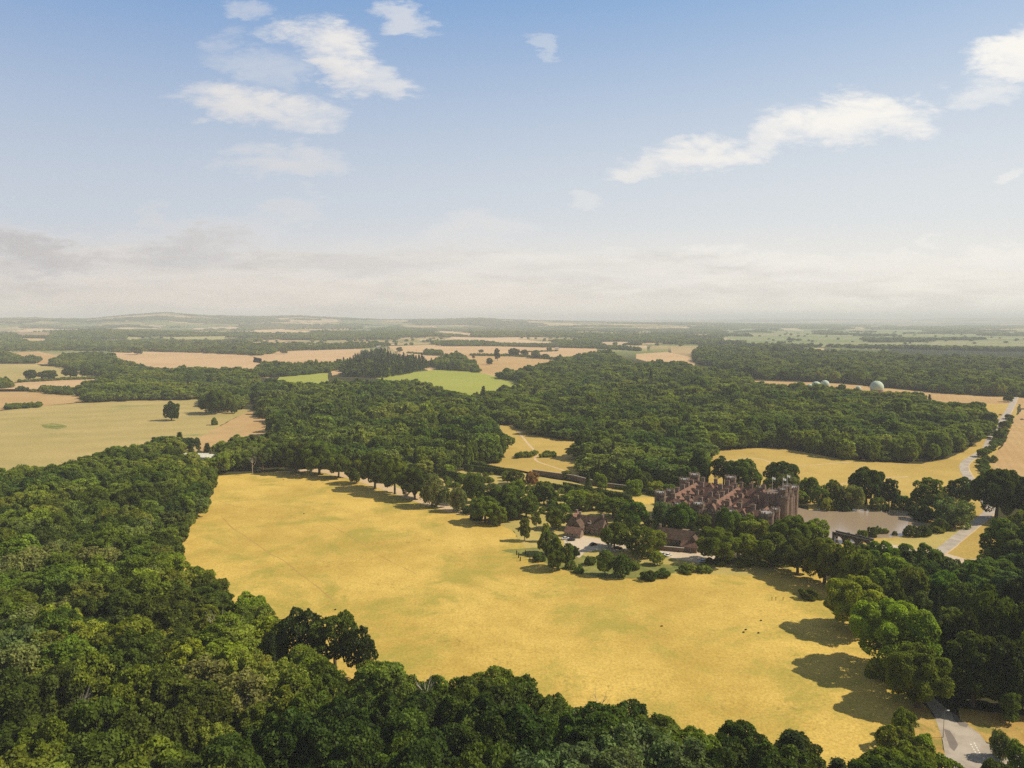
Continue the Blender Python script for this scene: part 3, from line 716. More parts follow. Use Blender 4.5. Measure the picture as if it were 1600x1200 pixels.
sheet('field_border', poly([(430, 738), (500, 738), (560, 752), (640, 781), (700, 800), (760, 812), (752, 800), (700, 788), (640, 768), (560, 741), (500, 731)]), .045, 'dust', 'dusty pale strip of ground under the avenue of trees', 'path', .6, 4)
# gravel yard and car park
sheet('gravel_yard', poly([(880, 838), (900, 836), (938, 842), (985, 846), (990, 858), (960, 862), (930, 860), (912, 864), (905, 872), (885, 858)]), .06, 'gravel', 'pale gravel yard in front of the red roofed house', 'yard', .3, 3)
sheet('parking_area', poly([(1032, 860), (1060, 858), (1095, 862), (1125, 872), (1090, 880), (1050, 872), (1030, 868)]), .06, 'gravel', 'pale parking area beside the brick outbuildings', 'car park', .3, 3)
sheet('gravel_path', poly([(1355, 856), (1375, 850), (1400, 852), (1440, 860), (1475, 864), (1510, 874), (1535, 874), (1530, 884), (1490, 880), (1440, 870), (1400, 868), (1365, 864)]), .06, 'gravel', 'pale gravel drive joining the lake bridge to the road', 'path', .3, 3)
sheet('lawn', poly([(1366, 851), (1385, 846), (1425, 841), (1450, 836), (1478, 828), (1522, 815), (1530, 812), (1470, 858), (1440, 858)]), .045, 'lawn', 'dry yellow lawn between the lake and the drive', 'lawn', .3, 3)
for pts, w, lab in [([(346, 806), (362, 824), (380, 836), (398, 848), (420, 864), (443, 876), (470, 898), (492, 914), (520, 938)], .55, 'thin worn track crossing the golden meadow'),
                    ([(340, 782), (372, 792), (430, 799), (470, 812), (505, 816), (560, 846), (600, 872), (650, 896)], .4, 'faint worn line across the upper left of the golden meadow')]:
    ribbon('path', bez([P(*p) for p in pts], 4), w, .03, 'track', lab, 'path', .12)
ribbon('path', bez([P(*p) for p in [(808, 672), (822, 690), (838, 708), (838, 720), (880, 735), (902, 748)]], 5), 2.2, .05, 'dust', 'winding footpath through the clearing', 'path', .2)
for pts in ([(1120, 722), (1180, 716), (1230, 728), (1330, 722)], [(1300, 760), (1350, 748), (1420, 745)]):
    ribbon('path', bez([P(*p) for p in pts], 6), 1.6, .05, 'dust', 'faint dusty track over the parkland behind the castle', 'path', .3)
# roads with kerb stones and markings
R1 = bez([P(*p) for p in [(1589, 612), (1586, 622), (1578, 640), (1570, 652), (1556, 672), (1546, 690), (1541, 702), (1526, 711), (1510, 722), (1507, 733), (1516, 750), (1528, 768), (1543, 786), (1546, 800), (1520, 822), (1495, 842), (1470, 862), (1440, 880), (1400, 905)]], 5)
w1 = np.interp(np.arange(len(R1)), [0, len(R1) * .4, len(R1)], [9.0, 8.0, 6.0])
ribbon('road', R1, w1, .07, 'road', 'pale country road winding from the lake up to the far wood', 'road', .05)
ribbon('kerb_strip', R1 + np.array([(2.9, -1.6)]), .7, .08, 'dust', 'dusty edge strip along the country road', 'verge', .15)
RB = poly([(1440, 1088), (1456, 1088), (1480, 1108), (1496, 1122), (1510, 1132), (1530, 1146), (1542, 1162), (1575, 1166), (1700, 1175), (1700, 1260), (1560, 1260), (1480, 1200), (1471, 1150), (1460, 1118), (1448, 1100)])
sheet('road', RB, .06, 'road', 'grey asphalt lane with dashed white lines in the lower right corner', 'road', .08, 3)
sheet('road_patch', poly([(1475, 1139), (1484, 1142), (1491, 1152), (1497, 1164), (1491, 1174), (1484, 1168)]), .066, 'patch', 'darker repaired patch on the lane below the lamp post', 'road', .05, 2)
sheet('road_patch', poly([(1486, 1112), (1494, 1117), (1502, 1126), (1514, 1132), (1510, 1137), (1500, 1134), (1490, 1124)]), .066, 'patch', 'darker asphalt strip on the far side of the lane', 'road', .05, 2)
sheet('verge', poly([(1395, 1110), (1440, 1098), (1452, 1108), (1462, 1124), (1471, 1152), (1478, 1190), (1440, 1200), (1400, 1160)]), .045, 'verge', 'dry orange verge under the lamp post', 'verge', .3, 2)
sheet('verge', poly([(1497, 1106), (1540, 1112), (1590, 1118), (1700, 1125), (1700, 1178), (1580, 1166), (1542, 1160), (1518, 1138), (1500, 1124)]), .045, 'verge', 'dry orange verge on the wood side of the lane', 'verge', .3, 2)
def dashes():
    lines = [[(1516.5, 1162.5), (1528, 1182)], [(1522, 1160.5), (1532, 1179)]]
    for (a, b) in lines:
        A = np.array(P(*a)); B = np.array(P(*b)); n = 5
        mb = MB(); d = (B - A) / np.linalg.norm(B - A); nn = np.array([-d[1], d[0]])
        for i in range(n):
            s = A + (B - A) * (i / n); e = s + d * np.linalg.norm(B - A) / n * .55
            q = [s - nn * .16, e - nn * .16, e + nn * .16, s + nn * .16]
            mb.add([(p[0], p[1], .072) for p in q], [(0, 1, 2, 3)])
        me = mb.mesh('road_marking', M['white_paint'])
        if me.polygons[0].normal.z < 0: me.flip_normals()
        o = bpy.data.objects.new('road_marking', me); link(o)
        tag(o, 'dashed white line painted on the grey lane, ' + ('left one of the pair' if a[0] < 1520 else 'right one of the pair'), 'road marking', None, 'structure')
dashes()
sheet('grass_patch', poly([(62, 664), (80, 661), (100, 664), (104, 668), (88, 671), (70, 669)]), .05, 'rough', 'small green oval patch on the striped pasture', 'grass', 1.0, 4)
# water
def watermat():
    m, T = newmat('muddy_lake_water'); g = T.n('ShaderNodeNewGeometry').outputs['Position']
    n = T.noise(g, .5, 4, .6); n2 = T.noise(g, .02, 3)
    col = T.mix(n2, (0.33, 0.24, 0.155), (0.40, 0.30, 0.20))
    b = finish(T, col, .2, .5, n, .08, .04); b.inputs['IOR'].default_value = 1.7; return m
M['water'] = watermat()
LAKE = poly([(1240, 790), (1262, 797), (1290, 794), (1360, 797), (1420, 798), (1436, 808), (1450, 822), (1440, 834), (1405, 839), (1366, 841), (1345, 848), (1310, 850), (1262, 856), (1240, 860), (1150, 868), (1110, 850), (1070, 838), (1066, 826), (1100, 830), (1195, 850), (1220, 846), (1240, 826)])
sheet('water', LAKE, .055, 'water', 'muddy brown lake and moat beside the castle', 'lake', .8, 5)
# ------------------------------------------------------------------ trees, one by one
def tree(kind, x, y, R, Hh, tint, label, group=None, variant=None, rz=None, cat='tree'):
    rng = random.Random(int(x * 13 + y * 7)); v = TPL[kind]
    cm, tm = v[rng.randrange(len(v)) if variant is None else variant % len(v)]
    name = {'conifer': 'conifer_tree', 'pine': 'pine_tree', 'birch': 'birch_tree', 'bush': 'bush', 'willow': 'willow_tree', 'column': 'columnar_tree'}.get(kind, 'broadleaf_tree')
    root = empty(name, (x, y, float(H(x, y))), rng.uniform(0, 6.28) if rz is None else rz, label, 'bush' if kind == 'bush' else cat, group)
    s = (R, R, Hh / uh(kind))
    c = TINT[tint]; k = rng.uniform(.86, 1.16); c = (c[0] * k * rng.uniform(.9, 1.12), c[1] * k, c[2] * k)
    for nm, me in (('crown', cm), ('trunk', tm)):
        o = bpy.data.objects.new(nm, me); link(o, root); o.scale = s
        if nm == 'crown':
            o.material_slots[0].link = 'OBJECT'; o.material_slots[0].material = M['leaf_obj']; o.color = c + (1,)
    return root
TW = {'dark': 'dark green', 'mid': 'green', 'fresh': 'bright green', 'olive': 'olive green', 'yellow': 'yellow green', 'grey': 'grey green', 'conifer': 'blackish green', 'brown': 'brownish'}
KW = {'oak': 'spreading oak', 'bigoak': 'huge oak', 'round': 'round tree', 'tall': 'tall tree', 'birch': 'slender birch', 'bush': 'low bush', 'willow': 'feathery willow', 'conifer': 'pointed conifer', 'pine': 'flat pine', 'column': 'columnar tree'}
ORD = ['leftmost', 'second from the left', 'third from the left', 'fourth from the left', 'fifth from the left', 'sixth from the left', 'seventh from the left', 'eighth from the left', 'ninth from the left',
       'tenth from the left', 'eleventh from the left', 'twelfth from the left', 'thirteenth from the left', 'fourteenth from the left', 'fifteenth from the left', 'sixteenth from the left', 'seventeenth from the left', 'eighteenth from the left', 'nineteenth from the left', 'twentieth from the left']
PLACED = []
def tgroup(place, group, items):
    """items: (kind, px, base_py, top_py, half width px, tint)"""
    items = sorted(items, key=lambda t: t[1]); seen = {}
    key = lambda t: (t[0], t[5]); tot = {}
    for t in items: tot[key(t)] = tot.get(key(t), 0) + 1
    for (k, px, by, ty, hw, tint) in items:
        k0 = k; x, y = P(px, by); zc = y * math.cos(PITCH) + CAMH * math.sin(PITCH)
        R = hw / F * zc
        if k == 'oak' and R > 9.5: k = 'bigoak'
        # height: ray through the top pixel above the base
        cz = -(ty - CY) / F; dy = math.cos(PITCH) + cz * math.sin(PITCH); dz = -math.sin(PITCH) + cz * math.cos(PITCH)
        Hh = max(CAMH + dz / dy * (y + R * .15), R * .8)
        i = seen.get((k0, tint), 0); seen[(k0, tint)] = i + 1
        lab = '%s %s %s' % (TW[tint], KW[k], place)
        if tot.get((k0, tint), 0) > 1: lab += ', ' + ORD[min(i, 19)]
        tree(k, x, y, R, Hh, tint, lab, group); PLACED.append((x, y, R))
tgroup('in the avenue along the golden meadow', 'avenue trees along the meadow', [
    ('oak', 462, 738, 688, 27, 'dark'), ('oak', 499, 742, 688, 27, 'mid'), ('oak', 529, 747, 708, 20, 'mid'), ('round', 557, 755, 718, 16, 'mid'), ('oak', 586, 764, 706, 24, 'dark'),
    ('oak', 617, 772, 712, 23, 'mid'), ('oak', 648, 780, 729, 25, 'dark'), ('willow', 675, 791, 737, 19, 'grey'), ('birch', 694, 793, 760, 11, 'grey'), ('willow', 716, 799, 756, 14, 'grey')])
tgroup('in the garden right of the avenue', 'garden trees left of the castle', [
    ('oak', 758, 816, 774, 26, 'mid'), ('round', 781, 820, 790, 14, 'fresh'), ('round', 790, 799, 757, 25, 'mid'), ('tall', 822, 808, 768, 20, 'mid'), ('round', 740, 786, 736, 17, 'olive'), ('round', 800, 812, 776, 16, 'dark'),
    ('tall', 820, 845, 808, 10, 'mid'), ('round', 808, 776, 748, 14, 'fresh'), ('round', 806, 757, 734, 14, 'dark'), ('bush', 832, 755, 738, 10, 'brown'), ('round', 850, 789, 752, 17, 'mid'), ('round', 866, 789, 767, 10, 'fresh'),
    ('round', 869, 826, 794, 15, 'mid'), ('round', 905, 795, 766, 22, 'fresh'), ('round', 925, 796, 768, 18, 'olive'), ('oak', 958, 808, 776, 24, 'mid'), ('oak', 960, 857, 816, 22, 'mid'), ('birch', 852, 846, 815, 8, 'yellow'), ('birch', 838, 826, 796, 10, 'olive'),
    ('round', 890, 824, 802, 9, 'olive'), ('round', 880, 808, 786, 11, 'fresh'), ('tall', 770, 795, 752, 14, 'grey'), ('bush', 735, 802, 788, 12, 'olive'), ('bush', 720, 756, 742, 9, 'fresh'), ('bush', 745, 812, 800, 10, 'dark')])
tgroup('on rough grass below the gravel yard', 'trees on the rough patch', [
    ('round', 858, 866, 828, 16, 'olive'), ('oak', 872, 889, 842, 20, 'mid'), ('tall', 898, 873, 852, 9, 'dark'), ('tall', 945, 899, 857, 13, 'olive'), ('round', 972, 901, 867, 15, 'mid'), ('bush', 922, 882, 870, 9, 'olive'),
    ('round', 1005, 868, 822, 29, 'mid'), ('round', 1027, 883, 861, 11, 'yellow'), ('bush', 1012, 906, 892, 12, 'dark'), ('bush', 1036, 901, 889, 12, 'olive'), ('bush', 1075, 894, 884, 14, 'olive'), ('bush', 905, 895, 884, 8, 'fresh'),
    ('bush', 842, 876, 864, 10, 'olive'), ('bush', 958, 884, 873, 9, 'fresh'), ('bush', 1100, 893, 885, 12, 'olive'), ('bush', 892, 888, 878, 9, 'mid'), ('bush', 990, 890, 878, 10, 'olive')])
tgroup('in front of the near castle wall', 'trees in front of the castle wall', [
    ('oak', 1064, 830, 786, 22, 'fresh'), ('willow', 1036, 824, 783, 17, 'grey'), ('round', 992, 822, 782, 22, 'fresh'), ('round', 974, 836, 800, 16, 'mid'), ('tall', 1098, 838, 801, 14, 'olive'), ('oak', 1136, 838, 796, 21, 'fresh'),
    ('oak', 1176, 840, 806, 26, 'yellow'), ('oak', 1120, 880, 824, 33, 'mid'), ('oak', 1168, 878, 834, 24, 'fresh'), ('oak', 1205, 884, 832, 27, 'mid'), ('oak', 1235, 860, 804, 29, 'mid'), ('round', 1272, 856, 810, 22, 'fresh'),
    ('oak', 1246, 898, 838, 32, 'dark'), ('oak', 1288, 912, 838, 34, 'mid'), ('round', 1086, 846, 822, 11, 'dark')])
tgroup('overhanging the right edge of the meadow', 'trees along the right edge of the meadow', [
    ('oak', 1330, 925, 852, 30, 'mid'), ('oak', 1338, 985, 898, 50, 'fresh'), ('oak', 1396, 1050, 934, 62, 'fresh'), ('oak', 1432, 1104, 1004, 50, 'mid'), ('bush', 1262, 935, 920, 14, 'dark'), ('bush', 1370, 1060, 1030, 16, 'olive')])
tgroup('below the lake bridge', 'trees below the bridge', [
    ('round', 1346, 885, 850, 17, 'olive'), ('oak', 1380, 896, 845, 25, 'fresh'), ('round', 1400, 928, 865, 28, 'yellow'), ('oak', 1440, 905, 848, 30, 'olive'), ('round', 1482, 915, 872, 24, 'grey'), ('tall', 1420, 955, 880, 26, 'olive'),
    ('round', 1378, 945, 884, 24, 'fresh'), ('conifer', 1460, 1010, 920, 14, 'conifer'), ('tall', 1502, 985, 905, 26, 'olive'), ('round', 1470, 950, 892, 24, 'fresh'), ('tall', 1396, 985, 905, 22, 'dark'), ('birch', 1440, 990, 918, 18, 'grey')])
tgroup('in the dark wood above the grey lane', 'trees of the lower right wood', [
    ('pine', 1500, 1060, 955, 26, 'conifer'), ('pine', 1545, 1040, 918, 34, 'dark'), ('tall', 1568, 985, 890, 34, 'grey'), ('pine', 1598, 1010, 895, 30, 'conifer'), ('tall', 1520, 1103, 985, 42, 'dark'), ('tall', 1566, 1108, 990, 36, 'conifer'),
    ('round', 1612, 1110, 985, 34, 'mid'), ('round', 1480, 1050, 965, 24, 'dark'), ('tall', 1610, 1060, 930, 28, 'dark'), ('conifer', 1540, 1020, 930, 22, 'conifer'), ('round', 1596, 1108, 1015, 20, 'dark')])
tgroup('beside the lower right lane', 'roadside trees by the lane', [
    ('column', 1577, 1130, 1078, 14, 'mid'), ('willow', 1562, 1185, 1136, 15, 'grey'), ('round', 1594, 1212, 1160, 22, 'mid'), ('bush', 1412, 1148, 1110, 16, 'fresh'), ('bush', 1398, 1172, 1138, 26, 'mid'), ('bush', 1440, 1180, 1150, 20, 'fresh'),
    ('bush', 1556, 1232, 1192, 24, 'dark'), ('bush', 1478, 1226, 1186, 28, 'mid'), ('round', 1430, 1232, 1164, 34, 'mid')])
tgroup('on the far bank of the muddy lake', 'trees around the lake', [
    ('oak', 1353, 788, 728, 28, 'dark'), ('tall', 1301, 790, 747, 13, 'mid'), ('willow', 1330, 795, 756, 19, 'grey'), ('tall', 1389, 793, 746, 15, 'dark'), ('round', 1282, 792, 758, 13, 'mid'), ('bush', 1408, 796, 776, 14, 'fresh'), ('bush', 1372, 796, 778, 14, 'mid'), ('bush', 1315, 796, 780, 14, 'dark'),
    ('tall', 1450, 802, 744, 24, 'olive'), ('oak', 1502, 790, 746, 23, 'dark'), ('willow', 1490, 822, 774, 30, 'grey'), ('bush', 1440, 812, 790, 18, 'dark'), ('bush', 1467, 830, 812, 13, 'dark'), ('bush', 1428, 798, 780, 12, 'olive'), ('bush', 1292, 796, 780, 12, 'olive')])
tgroup('at the near shore of the muddy lake', 'shore bushes', [
    ('bush', 1347, 845, 830, 9, 'mid'), ('bush', 1363, 838, 825, 8, 'dark'), ('bush', 1372, 834, 823, 5, 'mid'), ('bush', 1382, 833, 826, 7, 'olive'), ('bush', 1398, 836, 830, 4, 'dark'), ('bush', 1424, 837, 822, 12, 'dark'), ('bush', 1444, 837, 822, 10, 'dark'), ('bush', 1464, 832, 822, 11, 'olive'), ('bush', 1480, 828, 821, 8, 'fresh')])
tgroup('beside the country road at the right edge', 'trees by the country road', [
    ('oak', 1556, 812, 730, 33, 'dark'), ('oak', 1596, 815, 740, 32, 'dark'), ('round', 1602, 840, 798, 22, 'mid'), ('tall', 1568, 893, 812, 36, 'olive'), ('tall', 1606, 900, 820, 26, 'mid'), ('round', 1534, 714, 700, 8, 'mid'), ('round', 1559, 687, 673, 7, 'dark'), ('round', 1568, 669, 658, 7, 'dark'), ('round', 1576, 655, 647, 5, 'dark'), ('round', 1575, 628, 616, 7, 'dark'), ('bush', 1549, 722, 712, 8, 'olive')])
tgroup('standing behind the castle roofs', 'trees behind the castle', [
    ('pine', 1130, 764, 714, 20, 'dark'), ('round', 1158, 768, 716, 26, 'mid'), ('oak', 1221, 766, 719, 27, 'dark'), ('willow', 1231, 776, 736, 19, 'grey'), ('round', 1266, 784, 744, 15, 'mid'), ('round', 1205, 772, 746, 12, 'mid'), ('tall', 1092, 764, 704, 17, 'dark'), ('round', 1080, 770, 728, 14, 'mid'),
    ('bush', 1250, 786, 768, 14, 'fresh'), ('bush', 1180, 776, 762, 10, 'mid')])
tgroup('behind the long garden hedges', 'small trees behind the gardens', [
    ('round', 938, 766, 738, 12, 'fresh'), ('round', 957, 758, 737, 9, 'mid'), ('round', 1006, 763, 737, 12, 'mid'), ('bush', 991, 772, 752, 15, 'fresh'), ('conifer', 919, 761, 737, 7, 'mid'), ('round', 886, 748, 735, 9, 'mid'), ('bush', 1025, 770, 754, 14, 'yellow'), ('bush', 1045, 772, 758, 12, 'fresh'), ('bush', 700, 744, 728, 9, 'fresh'), ('round', 1058, 766, 742, 11, 'mid')])
tgroup('at the bottom wood edge', 'dark pines at the bottom wood edge', [('pine', 470, 1042, 952, 34, 'conifer'), ('pine', 524, 1050, 958, 38, 'dark'), ('conifer', 426, 1060, 985, 15, 'conifer'), ('pine', 560, 1066, 982, 28, 'conifer')])
tgroup('standing alone in the striped pasture', None, [('oak', 268, 657, 629, 12, 'dark'), ('bush', 335, 664, 654, 5, 'mid')])
tgroup('in the far left hedge line', 'four round trees in the hedge line', [('oak', 48, 595, 577, 9, 'dark'), ('oak', 75, 594, 578, 13, 'dark'), ('oak', 110, 592, 573, 12, 'dark'), ('oak', 136, 590, 576, 10, 'dark')])
tgroup('scattered over the far golden fields', 'single trees in the far fields', [
    ('round', 214, 554, 541, 9, 'dark'), ('round', 444, 553, 541, 6, 'grey'), ('round', 624, 550, 542, 5, 'grey'), ('tall', 777, 564, 543, 5, 'dark'), ('round', 765, 570, 559, 5, 'dark'), ('round', 803, 556, 544, 9, 'dark'), ('round', 819, 557, 546, 6, 'dark'), ('round', 838, 560, 547, 7, 'grey'),
    ('round', 852, 560, 553, 6, 'dark'), ('bush', 858, 548, 543, 4, 'dark'), ('round', 752, 551, 546, 4, 'dark'), ('birch', 740, 562, 552, 3, 'brown')])
tgroup('in the clump at the pasture end', 'clump at the end of the pasture', [('oak', 322, 645, 618, 12, 'mid'), ('oak', 338, 647, 608, 16, 'mid'), ('oak', 356, 644, 612, 13, 'olive'), ('round', 366, 646, 630, 6, 'mid')])

# ------------------------------------------------------------------ near wood: individuals first, the rest as one stand
rng = np.random.default_rng(21)
NW = np.vstack([poly([(-420, 745, 12), (-200, 740, 12), (0, 740, 12), (60, 732, 12), (120, 722, 13), (150, 702, 14), (205, 699, 14), (240, 680, 15), (290, 677, 15), (335, 688, 15), (380, 676, 15), (436, 678, 14)]),
                poly([(440, 733), (380, 735), (334, 741)]), PE[1:] * np.array([1, 1]), poly([(1560, 1330), (1500, 1450), (100, 1450), (-500, 1450)])])
LB = poly([(1380, 1100), (1450, 1085), (1545, 1120), (1700, 1130), (1700, 1260), (1540, 1260), (1400, 1240)])
GLASSP = poly([(266, 738), (300, 741), (340, 735), (350, 722), (342, 715), (275, 712)])
def nn_filter(pts, R, placed, k=.8):
    m = np.ones(len(pts), bool)
    for (x, y, r) in placed: m &= np.hypot(pts[:, 0] - x, pts[:, 1] - y) > (R + r) * k
    return m
a1 = scatter(NW, 11.6, rng, (LB, GLASSP)); 
d = np.hypot(a1[:, 0], a1[:, 1])
keep = (d > 128) & (np.abs(a1[:, 0]) / np.maximum(a1[:, 1], 1) < 0.98); a1 = a1[keep]; d = d[keep]
R1_ = np.clip(rng.normal(7.7, 1.5, len(a1)), 4.6, 11)
m = nn_filter(a1, R1_, PLACED, .75); a1, d, R1_ = a1[m], d[m], R1_[m]
Hn = np.clip(R1_ * rng.uniform(1.75, 2.5, len(a1)), 9, 19)
# edge trees stay lower so that the wood's outline falls as in the photograph
def edist(pts, line):
    best = np.full(len(pts), 1e9)
    for i in range(len(line) - 1):
        A, B = line[i], line[i + 1]; t = np.clip(((pts - A) @ (B - A)) / max(((B - A) ** 2).sum(), 1e-6), 0, 1)
        best = np.minimum(best, np.linalg.norm(pts - (A + t[:, None] * (B - A)), axis=1))
    return best
ed = edist(a1, PE); back = edist(a1, NW[:12])
lim = np.minimum(13.0 + ed * .35, 14.0 + back * .3)
Hn = np.minimum(Hn, lim * rng.uniform(.88, 1.08, len(a1))); R1_ = np.minimum(R1_, Hn * .55)
zone = vnoise(a1[:, 0] / 38, a1[:, 1] / 38, 61, 2); kindr = rng.uniform(0, 1, len(a1))
def pickkind(z, u, bx):
    if z > .66: return 'conifer' if u < .35 else ('pine' if u < .5 else 'tall')
    if z < .34: return 'birch' if u < .4 else ('willow' if u < .55 else 'tall')
    return 'oak' if u < .42 else ('round' if u < .75 else ('tall' if u < .9 else 'willow'))
kinds = [pickkind(z, u, 0) for z, u in zip(zone, kindr)]
px, py = proj(a1[:, 0], a1[:, 1], Hn * .7)
vis = (px > -25) & (px < 1625) & (py < 1235)
size = R1_ / d; order = np.argsort(-np.where(vis, size, 0))
NIND = 215
ind = set(order[:NIND].tolist())
tone = vnoise(a1[:, 0] / 30, a1[:, 1] / 30, 71, 2)
zlab = []
for i in sorted(ind, key=lambda i: px[i]):
    k = kinds[i]; u = random.Random(i * 17).random(); t = tone[i] + (u - .5) * .4 - .12 * sst(950, 1200, py[i])  # tints shifted darker towards the bottom of the frame, imitating vignette-like shading
    if k in ('conifer', 'pine'): tint = 'conifer'
    elif k == 'birch': tint = 'olive' if t > .5 else 'grey'
    elif k == 'willow': tint = 'grey' if t > .55 else 'olive'
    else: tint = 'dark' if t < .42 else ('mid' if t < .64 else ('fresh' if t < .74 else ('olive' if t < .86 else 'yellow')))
    if px[i] < 420: zn = 'the lower left wood' if py[i] > 1050 else ('the middle left wood' if py[i] > 900 else 'the upper left wood')
    elif px[i] < 820: zn = 'the bottom wood left of centre'
    elif px[i] < 1200: zn = 'the bottom wood right of centre'
    else: zn = 'the bottom wood near the lane'
    zn = ('edging ' if ed[i] < 9 else 'inside ') + zn
    zlab.append((i, k, tint, zn))
from collections import Counter
cz = Counter((k, t, z) for _, k, t, z in zlab)
seen = Counter()
for i, k, tint, zn in zlab:
    key = (k, tint, zn); c = cz[key]; j = seen[key]; seen[key] += 1
    lab = '%s %s %s' % (TW[tint], KW[k], zn)
    if c > 1: lab += ', ' + ORD[min(j, 19)]
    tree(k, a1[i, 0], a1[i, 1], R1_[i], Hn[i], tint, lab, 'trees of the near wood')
# bare trees standing among the crowns
def bare_tree(px, by, h, label):
    x, y = P(px, by); root = empty('bare_tree', (x, y, 0), 0, label, 'dead tree', 'bare trees in the near wood'); rb = random.Random(px)
    t = MB(); t.tube((0, 0, 0), (rb.uniform(-.5, .5), rb.uniform(-.5, .5), h * .6), .28, .17, 8); top = Vector(t.v[-1]); t.build('trunk', M['bark_pale'], root)
    for k in range(9):
        z = h * (.4 + .06 * k); a = rb.uniform(0, 6.28); L = (h * .3) * rb.uniform(.6, 1.1); p0 = Vector((0, 0, z)) + Vector((top.x, top.y, 0)) * (z / (h * .6)) if z < h * .6 else top.copy()
        b_ = MB(); p1 = p0 + Vector((math.cos(a) * L * .5, math.sin(a) * L * .5, L * .7)); p2 = p1 + Vector((math.cos(a) * L * .25, math.sin(a) * L * .25, L * .6))
        b_.tube(p0, p1, .12, .07, 5); b_.tube(p1, p2, .07, .02, 4)
        for q in range(4):
            a2 = a + rb.uniform(-1.2, 1.2); s0 = p0.lerp(p1, rb.uniform(.4, 1)); b_.tube(s0, s0 + Vector((math.cos(a2) * L * .3, math.sin(a2) * L * .3, L * .35)), .045, .015, 4)
        b_.build('branch', M['bark_pale'], root)
for px_, by_, h_, l_ in [(345, 1040, 20, 'bare pale birch at the edge of the lower left wood, left of two'), (362, 1044, 19, 'bare pale birch at the edge of the lower left wood, right of two'), (665, 1140, 18, 'bare dead tree in the bottom wood below the golden meadow'),
                         (118, 1180, 19, 'bare dead tree near the bottom left corner'), (930, 1165, 16, 'bare dead tree in the bottom wood right of centre'), (235, 860, 18, 'bare dead tree in the upper left wood'), (395, 742, 15, 'bare pale trunk tree in the belt above the meadow')]: bare_tree(px_, by_, h_, l_)
rest = np.array([i for i in range(len(a1)) if i not in ind])
kmap = {}
for i, k in enumerate(NEARK): kmap.setdefault(k, []).append(i)
ti = np.array([kmap[kinds[i]][int(rng.integers(len(kmap[kinds[i]])))] for i in rest])
stand('woodland', 'dense mixed wood on the left slope behind the nearest trees', C_NEAR, a1[rest], R1_[rest], Hn[rest], ti, NEARK, rng)
us = scatter(NW, 6.0, rng, (LB, GLASSP)); us = us[(edist(us, PE) < 7) & (np.hypot(us[:, 0], us[:, 1]) > 140)]
Ru = rng.uniform(2.0, 3.6, len(us))
stand('undergrowth', 'bushy undergrowth along the wood edge facing the golden meadow', C_NEAR, us, Ru, Ru * rng.uniform(1.2, 1.8, len(us)), np.full(len(us), NEARK.index('bush')), NEARK, rng, 'undergrowth')

# ------------------------------------------------------------------ lower right wood fill
RW = poly([(1310, 900), (1400, 935), (1390, 990), (1440, 1010), (1452, 1085), (1500, 1100), (1590, 1112), (1760, 1125), (1800, 860), (1640, 872), (1590, 905), (1530, 912), (1480, 905), (1440, 900), (1400, 895), (1340, 888)])
p = scatter(RW, 10.5, rng); R = np.clip(rng.normal(6.2, 1.1, len(p)), 4, 8); m = nn_filter(p, R, PLACED, .62); p, R = p[m], R[m]
kk = rng.choice([0, 1, 2, 3, 4, 5, 7, 8, 9], len(p), p=[.1, .1, .12, .12, .18, .14, .08, .1, .06])
stand('woodland', 'dark mixed wood in the lower right corner above the lane', C_NEAR, p, R, np.clip(R * rng.uniform(1.9, 2.5, len(p)), 10, 17), kk, NEARK, rng)
# shrubs of the gardens and round the castle
GP = [poly([(700, 742), (745, 735), (800, 745), (860, 760), (940, 775), (1000, 800), (1040, 830), (985, 830), (930, 800), (880, 800), (840, 812), (800, 815), (760, 805), (715, 792), (690, 765)])]
p = scatter(GP[0], 7.5, rng); p = p[rng.uniform(0, 1, len(p)) < .5]; R = rng.uniform(1.6, 3.4, len(p)); m = nn_filter(p, R, PLACED, .6); p, R = p[m], R[m]
stand('shrubbery', 'mixed shrubs filling the garden between avenue and castle', C_NEAR, p, R, R * rng.uniform(1.0, 1.7, len(p)), np.where(rng.uniform(0, 1, len(p)) < .75, 10, 2), NEARK, rng, 'shrubs')
SB = poly([(1290, 885), (1340, 905), (1300, 900), (1240, 890), (1150, 888), (1100, 884), (1110, 878), (1200, 880)])
p = scatter(SB, 5, rng); R = rng.uniform(1.2, 2.4, len(p))
stand('undergrowth', 'low bushes in the shade of the oaks before the castle', C_NEAR, p, R, R * 1.2, np.full(len(p), 10), NEARK, rng, 'undergrowth')
VB = poly([(1572, 655), (1582, 652), (1578, 668), (1566, 690), (1545, 712), (1540, 722), (1556, 738), (1552, 752), (1536, 742), (1524, 728), (1540, 706), (1556, 684)])
p = scatter(VB, 5.5, rng); R = rng.uniform(1.6, 2.8, len(p))
stand('hedgerow', 'scrubby hedge between the country road and the orange field', C_MID, p, R, R * 1.1, np.full(len(p), MIDK.index('bush')), MIDK, rng, 'hedge')

